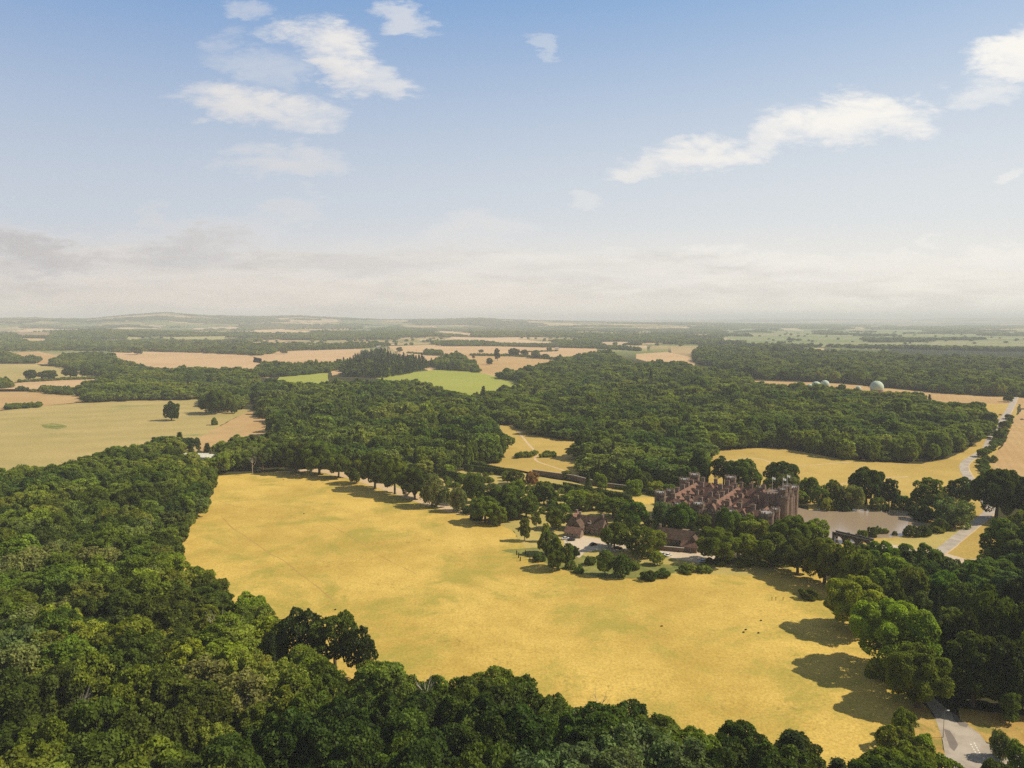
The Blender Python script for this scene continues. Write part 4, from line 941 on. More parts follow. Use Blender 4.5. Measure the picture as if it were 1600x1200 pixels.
# ------------------------------------------------------------------ the woods of the middle distance
def wood(label, pts, sp, Rm, Hm, seed, conif=0.0, excl=(), pl=None):
    r = np.random.default_rng(seed); pl = poly(pts) if pl is None else pl
    p = scatter(pl, sp, r, excl); n = len(p)
    R = np.clip(r.normal(Rm, Rm * .3, n), Rm * .5, Rm * 1.9); Hh = Hm * np.clip(r.normal(1, .2, n), .6, 1.5) * (.68 + .64 * vnoise(p[:, 0] / 80, p[:, 1] / 80, seed, 2)); big = r.uniform(0, 1, n) < .06; Hh = Hh * np.where(big, 1.3, 1); R = R * np.where(big, 1.35, 1)
    ti = r.choice(len(MIDK), n, p=MIDW)
    cn = vnoise(p[:, 0] / 60, p[:, 1] / 60, seed + 5, 2); con = cn > (1 - conif) if conif < 1 else np.ones(n, bool)
    ti = np.where(con & (r.uniform(0, 1, n) < .8), np.where(r.uniform(0, 1, n) < .5, 6, 7), ti)
    R = np.where((ti == 6) | (ti == 7), R * .62, R); Hh = np.where((ti == 6) | (ti == 7), Hh * 1.12, Hh)
    bush = ti == MIDK.index('bush'); Hh = np.where(bush, Hh * .55, Hh)
    stand('woodland', label, C_MID, p, R, Hh, ti, MIDK, r); return n
NT_ = 0
AVL = poly([(440, 728), (520, 728), (700, 745), (745, 735), (745, 700), (440, 700)])
NT_ += wood('large mixed wood rising from the avenue to the bright green field', [(430, 667), (436, 733), (470, 731), (520, 733), (600, 737), (660, 741), (700, 741), (722, 732), (745, 727), (792, 720), (786, 700, 8), (778, 678, 12), (756, 647, 12), (740, 622, 12), (700, 610, 12), (645, 598, 12), (600, 596, 12), (520, 600, 12), (505, 597, 12), (460, 604, 12), (440, 596, 12), (404, 600, 12), (395, 625, 8), (402, 643)], 11.5, 7.6, 14.5, 1, .26)
NT_ += wood('long wood between the striped pasture and the peach field', [(80, 572), (110, 576), (165, 592), (205, 593), (150, 604), (122, 613), (135, 629), (310, 624), (330, 640), (372, 642), (392, 628), (404, 598, 12), (400, 580, 12), (372, 574, 12), (340, 575, 12), (250, 576, 12), (200, 567, 12), (178, 557, 12), (150, 550, 12), (100, 552, 12), (82, 563, 12)], 13, 8.2, 13, 2, .15)
NT_ += wood('dark conifer wood behind the bright green field', [(538, 588), (600, 591), (645, 583), (676, 573), (664, 564, 13), (620, 556, 14), (600, 549, 15), (565, 552, 14), (545, 566, 13)], 11, 6.2, 17, 3, .8)
NT_ += wood('low wood between the narrow peach field and small green field', [(398, 590), (440, 589), (510, 583), (530, 576), (545, 590), (560, 570), (545, 564, 11), (500, 566, 12), (445, 567, 11), (405, 566, 11)], 12, 6.8, 12, 4, .2)
NT_ += wood('tree clump at the far left corner of the bright green field', [(674, 573), (690, 578), (742, 581), (757, 584), (757, 578, 10), (732, 563, 12), (728, 558, 12), (712, 551, 13), (690, 560, 12)], 11, 6.5, 15, 5, .1)
BIG = [(742, 632), (745, 655), (790, 664), (835, 680), (850, 686), (905, 689), (935, 681), (955, 676), (960, 690), (920, 704), (901, 716), (895, 738), (900, 750), (960, 757), (1000, 760), (1060, 760), (1098, 752), (1108, 705), (1200, 699), (1260, 706), (1320, 718), (1440, 724), (1480, 716), (1520, 696), (1548, 674, 2),
       (1550, 658, 8), (1530, 636, 12), (1500, 630, 12), (1440, 617, 12), (1400, 616, 12), (1320, 609, 12), (1250, 605, 12), (1180, 600, 12), (1165, 585, 12), (1085, 572, 12), (1040, 564, 12), (990, 570, 12), (960, 553, 12), (940, 550, 12), (880, 558, 12), (860, 565, 12), (830, 573, 12), (790, 580, 12), (778, 591), (800, 595), (826, 603), (822, 611), (760, 624)]
DOMES = [np.array(P(a, b)) + np.array([(q * math.cos(t), q * math.sin(t)) for t in np.arange(0, 6.2, .785)]) for a, b, q in ((1265, 612, 8), (1275, 612, 11), (1288.5, 611, 11), (1341, 613, 8), (1369.5, 616, 14))]
NT_ += wood('vast mixed wood filling the centre and right of the middle distance', BIG, 12.6, 8.2, 14, 6, .22, (CLEAR, *DOMES))
NT_ += wood('far wood stretching along the right side behind the green domes', [(1085, 566), (1180, 592), (1320, 599), (1440, 611), (1500, 617), (1570, 620), (1800, 626), (1800, 562, 12), (1620, 562, 12), (1500, 556, 12), (1440, 557, 12), (1400, 554, 12), (1330, 550, 12), (1280, 548, 12), (1200, 543, 12), (1100, 539, 12), (1085, 548, 12)], 14.5, 8.6, 15, 8, .1)
NT_ += wood('small dark wood at the far left above the olive pasture', [(-150, 568), (0, 568), (56, 568), (62, 564), (28, 555, 12), (0, 548, 12), (-150, 545, 12)], 13, 7.5, 13, 9, .1)
NT_ += wood('belt of trees across the far fields', [(-100, 548), (100, 548), (205, 549), (300, 551), (408, 556), (440, 549), (565, 545), (606, 541), (610, 537, 8), (500, 536, 11), (300, 536, 11), (100, 534, 11), (-100, 534, 11)], 23, 9.5, 13, 10, .12)
# hedges and clumps between the left fields
for lab, pts, sp, Rm, Hm in [
    ('bushy hedge between the two left fields', [(62, 613), (80, 616), (118, 618), (120, 612), (95, 606, 5), (80, 604, 6), (64, 606, 5)], 8, 4.5, 8),
    ('bushy clump of trees at the left edge above the tan field', [(-40, 606), (18, 607), (18, 598, 8), (0, 592, 10), (-40, 592, 8)], 9, 5.5, 12),
    ('low hedge of bushes left of the bushy hedge', [(20, 610), (58, 613), (58, 609, 4), (30, 604, 6), (20, 606, 5)], 7, 4, 7),
    ('short dark hedge on the striped pasture', [(10, 640), (65, 637), (65, 633), (10, 636)], 5, 3.2, 5),
    ('thin hedge line under the row of four round trees', [(30, 598), (100, 594), (172, 592), (172, 590.5), (100, 592.5), (30, 596.5)], 6, 3.2, 4),
    ('line of trees behind the wide peach field', [(690, 541), (770, 541), (940, 545), (1000, 549), (1000, 546), (940, 541.5), (770, 538), (690, 538)], 14, 7, 10),
    ('dark clump of trees in the wide peach field', [(664, 555), (690, 556), (690, 551, 0), (664, 550, 0)], 11, 6.5, 11),
    ('hedge line with bushes between the far golden fields', [(735, 556), (800, 557), (870, 563), (870, 560.5), (800, 555), (735, 554)], 11, 4.5, 5),
    ('hedge beside the small green clearing', [(808, 718), (838, 713), (838, 709), (806, 714)], 4.5, 2.6, 4),
    ('dark hedge dividing the wide peach field', [(636, 552), (700, 557), (700, 555.6), (636, 550.6)], 9, 3.5, 4),
    ('thin hedge across the right part of the wide peach field', [(805, 551), (872, 549), (872, 548), (805, 550)], 9, 3.5, 3.5),
    ('hedge at the left end of the long peach field', [(172, 550), (205, 551.5), (205, 550), (172, 548.5)], 9, 4.5, 6),
    ('patch of scrub in the rough clearing', [(843, 716), (868, 716), (866, 711), (850, 710)], 5, 2.6, 3.5)]:
    r = np.random.default_rng(len(lab)); p = scatter(poly(pts), sp, r); n = len(p)
    if n: stand('hedgerow', lab, C_MID, p, r.uniform(.75, 1.25, n) * Rm, r.uniform(.7, 1.2, n) * Hm, r.choice([0, 1, 3, 8], n, p=[.3, .3, .1, .3]), MIDK, r, 'hedge')
print('mid trees', NT_)
# ------------------------------------------------------------------ far woods beyond three kilometres
r = np.random.default_rng(5)
def fan(r0, r1, n, a=40):
    ang = np.radians(r.uniform(-a, a, n)); rr = np.sqrt(r.uniform(r0 * r0, r1 * r1, n)); return np.column_stack([rr * np.sin(ang), rr * np.cos(ang)])
def inpaint(p):
    px, py = proj(p[:, 0], p[:, 1], H(p[:, 0], p[:, 1])); m = np.zeros(len(p), bool); d = np.hypot(p[:, 0], p[:, 1])
    for pl, _ in PAINT: m |= inside(np.array(pl, float), px, py)
    return m & (d < 9500)
def far_mask(p):
    _, w = far_class(p[:, 0], p[:, 1]); return w & ~inpaint(p)
p = fan(3250, 6200, 90000); p = p[far_mask(p)][:26000]; n = len(p)
stand('woodland', 'scattered woods and tree lines of the far farmland', C_FAR, p, r.uniform(7, 12, n), r.uniform(10, 16, n), r.choice(4, n, p=[.3, .35, .25, .1]), FARK, r)
p = fan(3250, 7500, 5000); p = p[~far_mask(p) & ~inpaint(p)]; q = CX + F * p[:, 0] / p[:, 1]; p = p[(q < 1130) | (r.uniform(0, 1, len(p)) < .15)]; p = p[:1000]; n = len(p)
stand('hedgerow_trees', 'single trees dotted over the far farmland', C_FAR, p, r.uniform(6, 10, n), r.uniform(8, 13, n), r.choice(3, n), FARK, r, 'trees')
p = fan(6100, 14500, 60000); p = p[far_mask(p)][:16000]; n = len(p)
stand('hill_woods', 'hazy blue woods covering the distant hills', C_GROVE, p, r.uniform(9, 15, n), r.uniform(9, 15, n), r.integers(0, 3, n), ['round'] * 3, r)
# ------------------------------------------------------------------ building materials
def brick(name, c, scale=1.0):
    m, T = newmat(name); g = T.n('ShaderNodeNewGeometry').outputs['Position']
    n = T.noise(g, .35, 6, .7); n2 = T.noise(g, 2.2, 4, .7)
    col = T.mix(T.smooth(n, .35, .65), tuple(x * .8 for x in c), tuple(x * 1.2 for x in c))
    col = T.mix(T.smooth(n2, .4, .7, 0, .45), col, tuple(x * .55 for x in c))
    tc = T.n('ShaderNodeTexCoord').outputs['Object']; s = T.n('ShaderNodeSeparateXYZ', ins={0: tc})
    w = T.math('FRACT', T.math('MULTIPLY', s.outputs[2], 1 / .3)); ln = T.smooth(w, .0, .12, .25, 0)
    col = T.mix(ln, col, tuple(min(1, x * 1.4) for x in c))
    finish(T, col, .92, .1, n2, .4, .05); return m
M['brick'] = brick('weathered_red_brick', (0.22, 0.155, 0.118)); M['brick2'] = brick('pale_pink_brick', (0.28, 0.205, 0.16))
def tiles(name, c):
    m, T = newmat(name); g = T.n('ShaderNodeNewGeometry').outputs['Position']; tc = T.n('ShaderNodeTexCoord').outputs['Object']
    n = T.noise(g, .6, 6, .75); n2 = T.noise(g, 4.0, 3, .7)
    col = T.mix(T.smooth(n, .35, .65), tuple(x * .72 for x in c), tuple(x * 1.25 for x in c))
    col = T.mix(T.smooth(n2, .45, .7, 0, .4), col, tuple(x * .5 for x in c))
    s = T.n('ShaderNodeSeparateXYZ', ins={0: tc}); w = T.math('FRACT', T.math('MULTIPLY', s.outputs[2], 3.5))
    finish(T, col, .9, .1, w, .5, .05); return m
M['tile'] = tiles('red_clay_tiles', (0.215, 0.12, 0.086)); M['tile_dark'] = tiles('dark_mossy_tiles', (0.13, 0.085, 0.06))
M['stone'] = simple('pale_limestone', (0.52, 0.45, 0.36), .9, .2, .15, .8); M['glass'] = simple('dark_window_glass', (0.03, 0.035, 0.04), .15, .5, .1, .5)
M['white'] = simple('white_render', (0.75, 0.72, 0.66), .8, .2, .05, .4); M['lead'] = simple('grey_lead', (0.30, 0.29, 0.27), .6, .3, .1, .6)
M['copper'] = simple('pale_green_copper', (0.52, 0.60, 0.48), .7, .2, .08, .25); M['dark'] = simple('dark_timber', (0.06, 0.045, 0.03), .9, .1, .2, 2)
M['metal'] = simple('galvanised_steel', (0.25, 0.25, 0.24), .5, .4, .1, 1, .4); M['rubber'] = simple('black_rubber', (0.02, 0.02, 0.02), .8, .2, .1, 2)
M['stone_dark'] = simple('stained_stone', (0.085, 0.078, 0.065), .95, .1, .3, .7); M['flag'] = simple('pale_flag_cloth', (0.7, 0.7, 0.68), .8, .1, .05, 1)
M['glasspane'] = simple('whitewashed_greenhouse_glass', (0.72, 0.68, 0.56), .25, .5, .12, .5); M['barn'] = simple('cream_barn_cladding', (0.62, 0.55, 0.36), .8, .1, .1, .2)

# ------------------------------------------------------------------ the castle
def castle():
    Lx, Ly = 62.0, 65.0; WN = [0]
    ang = math.atan2(.834, .551)
    root = empty('castle', (140.5, 395.0, 0), ang, 'large moated red brick castle with battlemented towers and many gabled roofs', 'castle')
    def battlement(mb, x0, x1, y0, y1, z, t=.45, step=1.7):
        """merlons round a rectangle outline"""
        def run(ax, a0, a1, c, inn):
            L = a1 - a0; n = max(2, int(L / step)); w = L / n
            for i in range(n):
                s = a0 + i * w + w * .22; e = s + w * .56
                if ax == 'x': mb.box(s, e, min(c, c + inn), max(c, c + inn), z, z + .9)
                else: mb.box(min(c, c + inn), max(c, c + inn), s, e, z, z + .9)
        run('x', x0, x1, y0, t); run('x', x0, x1, y1, -t); run('y', y0 + t, y1 - t, x0, t); run('y', y0 + t, y1 - t, x1, -t)
    def tower(cx, cy, r, h, n=8, name='tower', mat='brick', base=-1.5):
        t = MB(); t.prism(cx, cy, r, base, h - 1.6, n, None, math.pi / n)
        t.prism(cx, cy, r * 1.07, h - 1.6, h - .3, n, None, math.pi / n)
        tw = t.build(name, M[mat], root)
        b = MB()
        for i in range(n):
            a0 = math.pi / n + 2 * math.pi * i / n; a1 = a0 + 2 * math.pi / n
            A = Vector((math.cos(a0), math.sin(a0))) * r * 1.07; B = Vector((math.cos(a1), math.sin(a1))) * r * 1.07
            for f0, f1 in ((-.12, .14), (.36, .64)):
                s = A.lerp(B, f0) if f0 >= 0 else A.lerp(B, 0); e = A.lerp(B, f1)
                o = []
                for q in (s, e, e * .88, s * .88): o.append((cx + q.x, cy + q.y))
                vs = [(x, y, z) for z in (h - .3, h + .75) for x, y in o]
                b.add(vs, [(0, 1, 2, 3), (4, 5, 6, 7), (0, 1, 5, 4), (1, 2, 6, 5), (2, 3, 7, 6), (3, 0, 4, 7)])
        b.build('battlement', M['brick2'], tw)
        s = MB(); seen_face = (cx < 8 or cy < 8)
        for i in range(n):
            a = math.pi / n + 2 * math.pi * (i + .5) / n; rr = r * math.cos(math.pi / n)
            for z in np.arange(3.5, h - 4, 4.4):
                u = Vector((math.cos(a), math.sin(a))); w = Vector((-u.y, u.x)) * .32
                p = u * (rr + .03); q = u * (rr - .3)
                vs = [(cx + c.x, cy + c.y, zz) for zz in (z, z + 1.3) for c in (p - w, p + w, q + w, q - w)]
                fs_ = [(0, 1, 2, 3), (4, 5, 6, 7), (0, 1, 5, 4), (1, 2, 6, 5), (2, 3, 7, 6), (3, 0, 4, 7)]
                if seen_face and u.x + u.y < -.3 and WN[0] < 50: WN[0] += 1; MB().add(vs, fs_).build('window', M['glass'], tw)
                elif not seen_face: s.add(vs, fs_)
        if s.v: s.build('window', M['glass'], tw)['kind'] = 'stuff'
        r_ = MB(); r_.prism(cx, cy, r * .9, h - .3, h - .1, n, None, math.pi / n); r_.build('roof', M['lead'], tw)
        return tw
    HW = 10.5
    # curtain walls
    for (x0, x1, y0, y1, name) in ((0, 1.2, 4.5, Ly - 4.5, 'wall'), (Lx - 1.2, Lx, 4.5, Ly - 4.5, 'wall'), (4.5, 25 - 4, 0, 1.2, 'wall'), (37 + 4, Lx - 4.5, 0, 1.2, 'wall'), (4.5, Lx - 4.5, Ly - 1.2, Ly, 'wall')):
        w = MB(); w.box(x0, x1, y0, y1, -1.5, HW); o = w.build(name, M['brick'], root)
        b = MB(); battlement(b, x0, x1, y0, y1, HW, .35); b.build('battlement', M['brick2'], o)
        c = MB(); c.box(x0 - .15, x1 + .15, y0 - .15, y1 + .15, HW - 1.2, HW - .95); c.build('string_course', M['stone'], o)
        g = MB(); front = x0 == 0 or y0 == 0
        def wbox(*q):
            if front: MB().box(*q).build('window', M['glass'], o)
            else: g.box(*q)
        if x1 - x0 < 2:
            fx = x0 if x0 < 5 else x1
            for yy in np.arange(y0 + 3, y1 - 2, 4.2):
                for zz in (2.2, 6.0): wbox(fx - .03, fx + .03, yy - .6, yy + .6, zz, zz + 1.9)
        else:
            fy = y0 if y0 < 5 else y1
            for xx in np.arange(x0 + 2.2, x1 - 1, 4.2):
                for zz in (2.2, 6.0): wbox(xx - .6, xx + .6, fy - .03, fy + .03, zz, zz + 1.9)
        if g.v: g.build('window', M['glass'], o)['kind'] = 'stuff'
    # corner towers
    tower(1.5, 1.5, 3.9, 14.0); tower(1.5, Ly - 1.5, 3.3, 17.2); tower(Lx - 1.5, 1.5, 4.0, 17.0); tower(Lx - 1.5, Ly - 1.5, 3.4, 17.5)
    # interval towers
    tower(-.2, 21, 2.4, 12.5); tower(-.2, 39.5, 3.3, 14.2); tower(-.2, 52, 2.0, 12.3); tower(14, -.2, 2.4, 13.6); tower(50, -.2, 2.4, 13.6)
    tower(46, Ly, 3.3, 16.8); tower(22, Ly, 2.6, 14); tower(Lx, 40, 3.5, 18.2); tower(Lx, 20, 2.6, 14)
    # gatehouse
    for gx in (26.0, 36.0):
        tower(gx, -1.2, 3.5, 18.6, 16, 'gate_tower'); tower(gx, -1.0, 2.5, 22.6, 12, 'gate_turret', base=18.2)
    gb = MB(); gb.box(28.5, 33.5, -1.2, 9, 9.2, 19.0); gb.box(24.5, 28.5, 1.3, 9, -1.5, 19.0); gb.box(33.5, 37.5, 1.3, 9, -1.5, 19.0); g = gb.build('gatehouse', M['brick'], root)
    b = MB(); battlement(b, 24.5, 37.5, 1.3, 9, 19.0, .4, 1.6); b.build('battlement', M['brick2'], g)
    a = MB(); a.box(28.6, 33.4, 2.2, 2.6, -1, 9.1); a.build('gate', M['dark'], g)
    w = MB()
    for zz in (11, 15.5): MB().box(30, 32, -1.24, -1.14, zz, zz + 2.4).build('window', M['glass'], g)
    # ranges with tiled roofs: (x0,x1,y0,y1,eaves,ridge,axis)
    ranges = [(1.3, 9.5, 5, 60, 9.4, 13.2, 'y'), (52.5, 60.7, 5, 60, 9.4, 13.6, 'y'), (9.6, 24.4, 1.3, 9.4, 9.4, 13.0, 'x'), (37.6, 52.4, 1.3, 9.4, 9.4, 13.0, 'x'), (9.6, 52.4, 55.2, 63.7, 9.4, 13.6, 'x'),
              (9.6, 52.4, 28.0, 36.5, 9.2, 14.2, 'x'), (27, 35, 9.6, 27.9, 8.8, 12.6, 'y'), (20, 27.5, 36.6, 55.1, 8.8, 12.8, 'y'), (38, 46, 36.6, 55.1, 9.2, 13.8, 'y')]
    for i, (x0, x1, y0, y1, e, rg, ax) in enumerate(ranges):
        b = MB(); b.box(x0, x1, y0, y1, -.5, e)
        if ax == 'x': b.wedge(x0, x1, y0 + .01, y1 - .01, e, rg - .05, 'x')
        else: b.wedge(x0 + .01, x1 - .01, y0, y1, e, rg - .05, 'y')
        o = b.build('range', M['brick'], root)
        r_ = MB(); r_.gable(x0, x1, y0, y1, e + .05, rg, ax, .25, .22); r_.build('roof', M['tile'], o)
        wn = MB()
        if ax == 'y':
            for yy in np.arange(y0 + 2.5, y1 - 2, 4): 
                for xx in (x0, x1): wn.box(xx - .03, xx + .03, yy - .6, yy + .6, 5.2, 7.2)
        else:
            for xx in np.arange(x0 + 2.5, x1 - 2, 4):
                for yy in (y0, y1): wn.box(xx - .6, xx + .6, yy - .03, yy + .03, 5.2, 7.2)
        wn.build('window', M['glass'], o)['kind'] = 'stuff'
        # chimney stacks on the ridge
        rr = random.Random(i); n = max(1, int(((x1 - x0) if ax == 'x' else (y1 - y0)) / 7.5))
        for k in range(n):
            t = (k + .5 + rr.uniform(-.2, .2)) / n
            cx, cy = ((x0 + (x1 - x0) * t, (y0 + y1) / 2 + .8) if ax == 'x' else ((x0 + x1) / 2 + .8, y0 + (y1 - y0) * t))
            c = MB(); c.box(cx - .6, cx + .6, cy - 1.1, cy + 1.1, rg - 1.6, rg + 2.6); c.box(cx - .75, cx + .75, cy - 1.25, cy + 1.25, rg + 2.6, rg + 2.95)
            co = c.build('chimney', M['brick2'], o); pt = MB()
            for q in (-.7, 0, .7): pt.prism(cx, cy + q, .2, rg + 2.96, rg + 3.7, 8)
            pt.build('chimney_pot', M['tile'], co)
    # cross gables along the west and courtyard roofs
    for (gx, gy, w_, dpt, e, rg, ax) in [(1.3, 12, 5, 4.2, 9.8, 13.4, 'x'), (1.3, 29, 6, 4.2, 9.8, 14.0, 'x'), (1.3, 46, 5, 4.2, 9.8, 13.4, 'x'), (9.6, 18, 6, -4.2, 9.6, 13.6, 'x'), (9.6, 44, 6, -4.2, 9.6, 13.6, 'x'),
                                         (52.4, 14, 6, 4.2, 9.6, 13.8, 'x'), (52.4, 30, 5, 4.2, 9.6, 13.4, 'x'), (52.4, 47, 6, 4.2, 9.6, 14.0, 'x'), (14, 28, 5, 4.2, 9.4, 13.2, 'y'), (42, 28, 6, 4.2, 9.4, 13.8, 'y')]:
        b = MB(); r_ = MB()
        if ax == 'x':
            X0, X1 = sorted((gx, gx + dpt)); b.wedge(X0 - .02, X1, gy, gy + w_, e, rg, 'x'); r_.gable(X0, X1, gy, gy + w_, e + .12, rg + .08, 'x', .18, .2)
        else:
            b.wedge(gx, gx + w_, gy - .02, gy + dpt, e, rg, 'y'); r_.gable(gx, gx + w_, gy, gy + dpt, e + .12, rg + .08, 'y', .18, .2)
        o = b.build('gable', M['brick2'], root); r_.build('roof', M['tile'], o)
    # small dormers breaking up the long roofs
    for (x0, x1, y0, y1, e, rg, ax) in ranges:
        L = (x1 - x0) if ax == 'x' else (y1 - y0); n = int(L / 8); half = ((y1 - y0) if ax == 'x' else (x1 - x0)) / 2
        for k in range(n):
            t = (k + .5) / n
            for s in (-1, 1):
                d = MB(); r_ = MB(); off = half * .62 * s; zb = e + (rg - e) * .25; zt = e + (rg - e) * .62
                if ax == 'y':
                    cx = (x0 + x1) / 2 + off; cy = y0 + L * t; d.box(cx - .9, cx + .9, cy - .8, cy + .8, zb - .5, zt); r_.gable(cx - .9, cx + .9, cy - .8, cy + .8, zt + .03, zt + .9, 'x', .12, .12)
                else:
                    cy = (y0 + y1) / 2 + off; cx = x0 + L * t; d.box(cx - .8, cx + .8, cy - .9, cy + .9, zb - .5, zt); r_.gable(cx - .8, cx + .8, cy - .9, cy + .9, zt + .03, zt + .9, 'y', .12, .12)
                o = d.build('dormer', M['brick2'], root); r_.build('roof', M['tile_dark'], o)
    # courtyard floor
    c = MB(); c.box(9.6, 52.4, 9.5, 55.1, -.4, .12); c.build('courtyard', M['lead'], root)
    # flagpoles over the gatehouse
    for (fx, fy, fz) in ((26.0, -1.0, 22.5), (28.2, 5.5, 19.0), (36.0, -1.0, 22.5)):
        f = MB(); f.tube((fx, fy, fz), (fx, fy, fz + (6.7 if fz > 22 else 9.6)), .16, .09, 8); po = f.build('flagpole', M['white'], root)
        top = fz + (6.5 if fz > 22 else 9.4); g = MB(); n = 8
        vs = []
        for i in range(n + 1):
            t = i / n; vs += [(fx + .1 + t * 2.0, fy + .15 * math.sin(t * 6) - t * 1.2, top - t * .9), (fx + .1 + t * 2.0, fy + .15 * math.sin(t * 6 + .6) - t * 1.2, top - 1.3 - t * .9)]
        vs += [(x, y + .05, z) for x, y, z in vs]; m_ = 2 * (n + 1)
        fs = []
        for i in range(n):
            a = 2 * i; fs += [(a, a + 2, a + 3, a + 1), (m_ + a, m_ + a + 1, m_ + a + 3, m_ + a + 2), (a, m_ + a, m_ + a + 2, a + 2), (a + 1, a + 3, m_ + a + 3, m_ + a + 1)]
        g.add(vs, fs); g.build('flag', M['flag'], po)
castle()

# ------------------------------------------------------------------ houses
def house(px, by, w, d, e, rg, rz, label, wall='brick', roof='tile', wing=None, chim=1, cat='house', name='house', z=0.0, dorm=0):
    x, y = P(px, by); zz = float(H(x, y))
    root = empty(name, (x, y, zz), rz, label, cat)
    def block(x0, x1, y0, y1, e, rg, ax):
        b = MB(); b.box(x0, x1, y0, y1, -.6, e); b.wedge(x0, x1, y0, y1, e, rg - .06, ax); o = b.build('wall', M[wall], root)
        r_ = MB(); r_.gable(x0, x1, y0, y1, e + .05, rg, ax, .45, .2); ro = r_.build('roof', M[roof], root)
        far = y > 900
        for xx in np.arange(x0 + 1.6, x1 - 1, 2.8 if not far else 9.0):
            for q, fy in ((-1, y0), (1, y1)):
                if far and q > 0: continue
                for zq in ([.9] if e < 4 or far else [.9, 3.6]):
                    wo = MB().box(xx - .45, xx + .45, fy - .03, fy + .03, zq, zq + 1.2).build('window', M['glass'], root)
                    if far: continue
                    fr = MB()
                    for a in (-.55, .45): fr.box(xx + a, xx + a + .1, fy - .06, fy + .06, zq - .1, zq + 1.3)
                    fr.box(xx - .45, xx + .45, fy - .06, fy + .06, zq + 1.2, zq + 1.3); fr.box(xx - .45, xx + .45, fy - .06, fy + .06, zq - .1, zq)
                    fr.build('frame', M['white'], wo)
        return ro
    ro = block(-w / 2, w / 2, -d / 2, d / 2, e, rg, 'x')
    if wing: block(*wing)
    for k in range(chim):
        cx = -w / 2 + 1.2 + k * (w - 2.4) / max(1, chim - 1) if chim > 1 else w * .25
        c = MB(); c.box(cx - .5, cx + .5, -.5, .5, rg - 1, rg + 1.5); c.box(cx - .6, cx + .6, -.6, .6, rg + 1.5, rg + 1.7); c.build('chimney', M['brick2'], ro)
    for k in range(dorm):
        cx = -w / 2 + w * (k + .7) / (dorm + .4); c = MB(); c.box(cx - 1, cx + 1, -d / 2 + .6, -d / 2 + 2.6, e + .4, e + 1.9); o = c.build('dormer', M['white'], ro)
        r_ = MB(); r_.gable(cx - 1, cx + 1, -d / 2 + .6, -d / 2 + 2.6, e + 1.95, e + 2.9, 'y', .15, .12); r_.build('roof', M[roof], o)
    dd = MB(); dd.box(-.55, .55, -d / 2 - .05, -d / 2 + .05, 0, 2.1); dd.build('door', M['dark'], root)
    return root
house(924, 832, 16, 8, 4.8, 9.4, math.radians(-28), 'brick house with dark tiled roof and red gabled wing beside the gravel yard', 'brick', 'tile_dark', (-8.2, -2.2, -9.5, -4.05, 4.4, 8.4, 'y'), 2, dorm=1)
house(899, 826, 8, 7, 4.4, 9.0, math.radians(62), 'small house with bright red gabled roof left of the dark roofed house', 'brick2', 'tile', None, 1)
house(897, 838, 9, 5.5, 2.6, 5.2, math.radians(-25), 'low pale outbuilding at the back of the gravel yard', 'brick2', 'tile', None, 0, 'outbuilding', 'outbuilding')
house(1062, 850, 24, 8.5, 3.4, 7.8, math.radians(-28), 'long brick stable range with dark tiled roof below the castle trees', 'brick', 'tile_dark', (6.5, 12.0, -9.0, -4.55, 3.8, 7.6, 'y'), 2, 'stable', 'stable_range')
house(1078, 861, 8, 5, 2.8, 5.2, math.radians(-28), 'small outbuilding with pinkish roof in front of the stable range', 'brick', 'tile', None, 0, 'outbuilding', 'outbuilding')
wl = empty('garden_wall', (*P(1047, 861), 0), math.radians(-18), 'low brick wall with pale coping beside the parking area', 'wall')
b = MB(); b.box(-7, 7, -.25, .25, 0, 2.2); b.build('wall', M['brick'], wl); b = MB(); b.box(-7.1, 7.1, -.35, .35, 2.203, 2.4); b.build('coping', M['stone'], wl)
house(1210, 697, 9, 7, 3.6, 7, .1, 'small white house at the foot of the central wood, left one of two', 'white', 'lead', None, 1)
house(1222, 697, 9, 7, 3.6, 7, .15, 'small white house at the foot of the central wood, right one of two', 'white', 'lead', None, 1)
house(789, 659, 12, 8, 4, 8, .5, 'grey roofed cottage hidden between trees behind the clearing', 'white', 'lead', None, 1)
for (px, by, w, d, e, rg, rz, lab, wa, ro) in [
    (480, 542, 95, 22, 7, 12, .05, 'long cream barn among far trees, left one of the pair', 'barn', 'barn'), (498, 542, 60, 22, 7, 12, .05, 'long cream barn among far trees, right one of the pair', 'barn', 'barn'),
    (549, 543, 48, 20, 6, 11, .1, 'pale grey barn half hidden by far trees', 'white', 'lead'), (138, 547, 80, 16, 5, 8, .04, 'very long low grey shed behind the far left woods', 'white', 'lead'),
    (270, 546, 60, 14, 5, 8, .02, 'long low grey shed behind the peach field', 'white', 'lead'), (227, 547, 14, 10, 5, 9, .2, 'tiny white house beside the single tree of the peach field', 'white', 'tile_dark'),
    (225, 536, 16, 10, 6, 10, .2, 'tiny white farmhouse above the single tree of the peach field', 'white', 'tile_dark'), (367, 540, 40, 24, 6, 12, .3, 'pale roofed farm building among far trees', 'white', 'barn'),
    (412, 551, 34, 14, 5, 9, .1, 'pale house with red roof at the left end of the narrow field', 'white', 'tile'), (5, 541, 70, 16, 5, 8, .05, 'white roofed shed at the left edge of the far farmland', 'white', 'white'),
    (662, 534, 40, 16, 6, 10, .1, 'pale building in the far village', 'white', 'barn'), (690, 534, 30, 16, 6, 10, .3, 'small pale building in the far village, right of the larger one', 'white', 'barn'),
    (592, 544, 18, 12, 6, 10, .1, 'tiny white house left of the conifer wood', 'white', 'lead'), (870, 546, 16, 11, 5, 9, .1, 'tiny white house in the trees behind the wide peach field', 'white', 'lead')]:
    house(px, by, w, d, e, rg, rz, lab, wa, ro, None, 0, 'barn' if w > 25 else 'house', 'barn' if w > 25 else 'farmhouse')

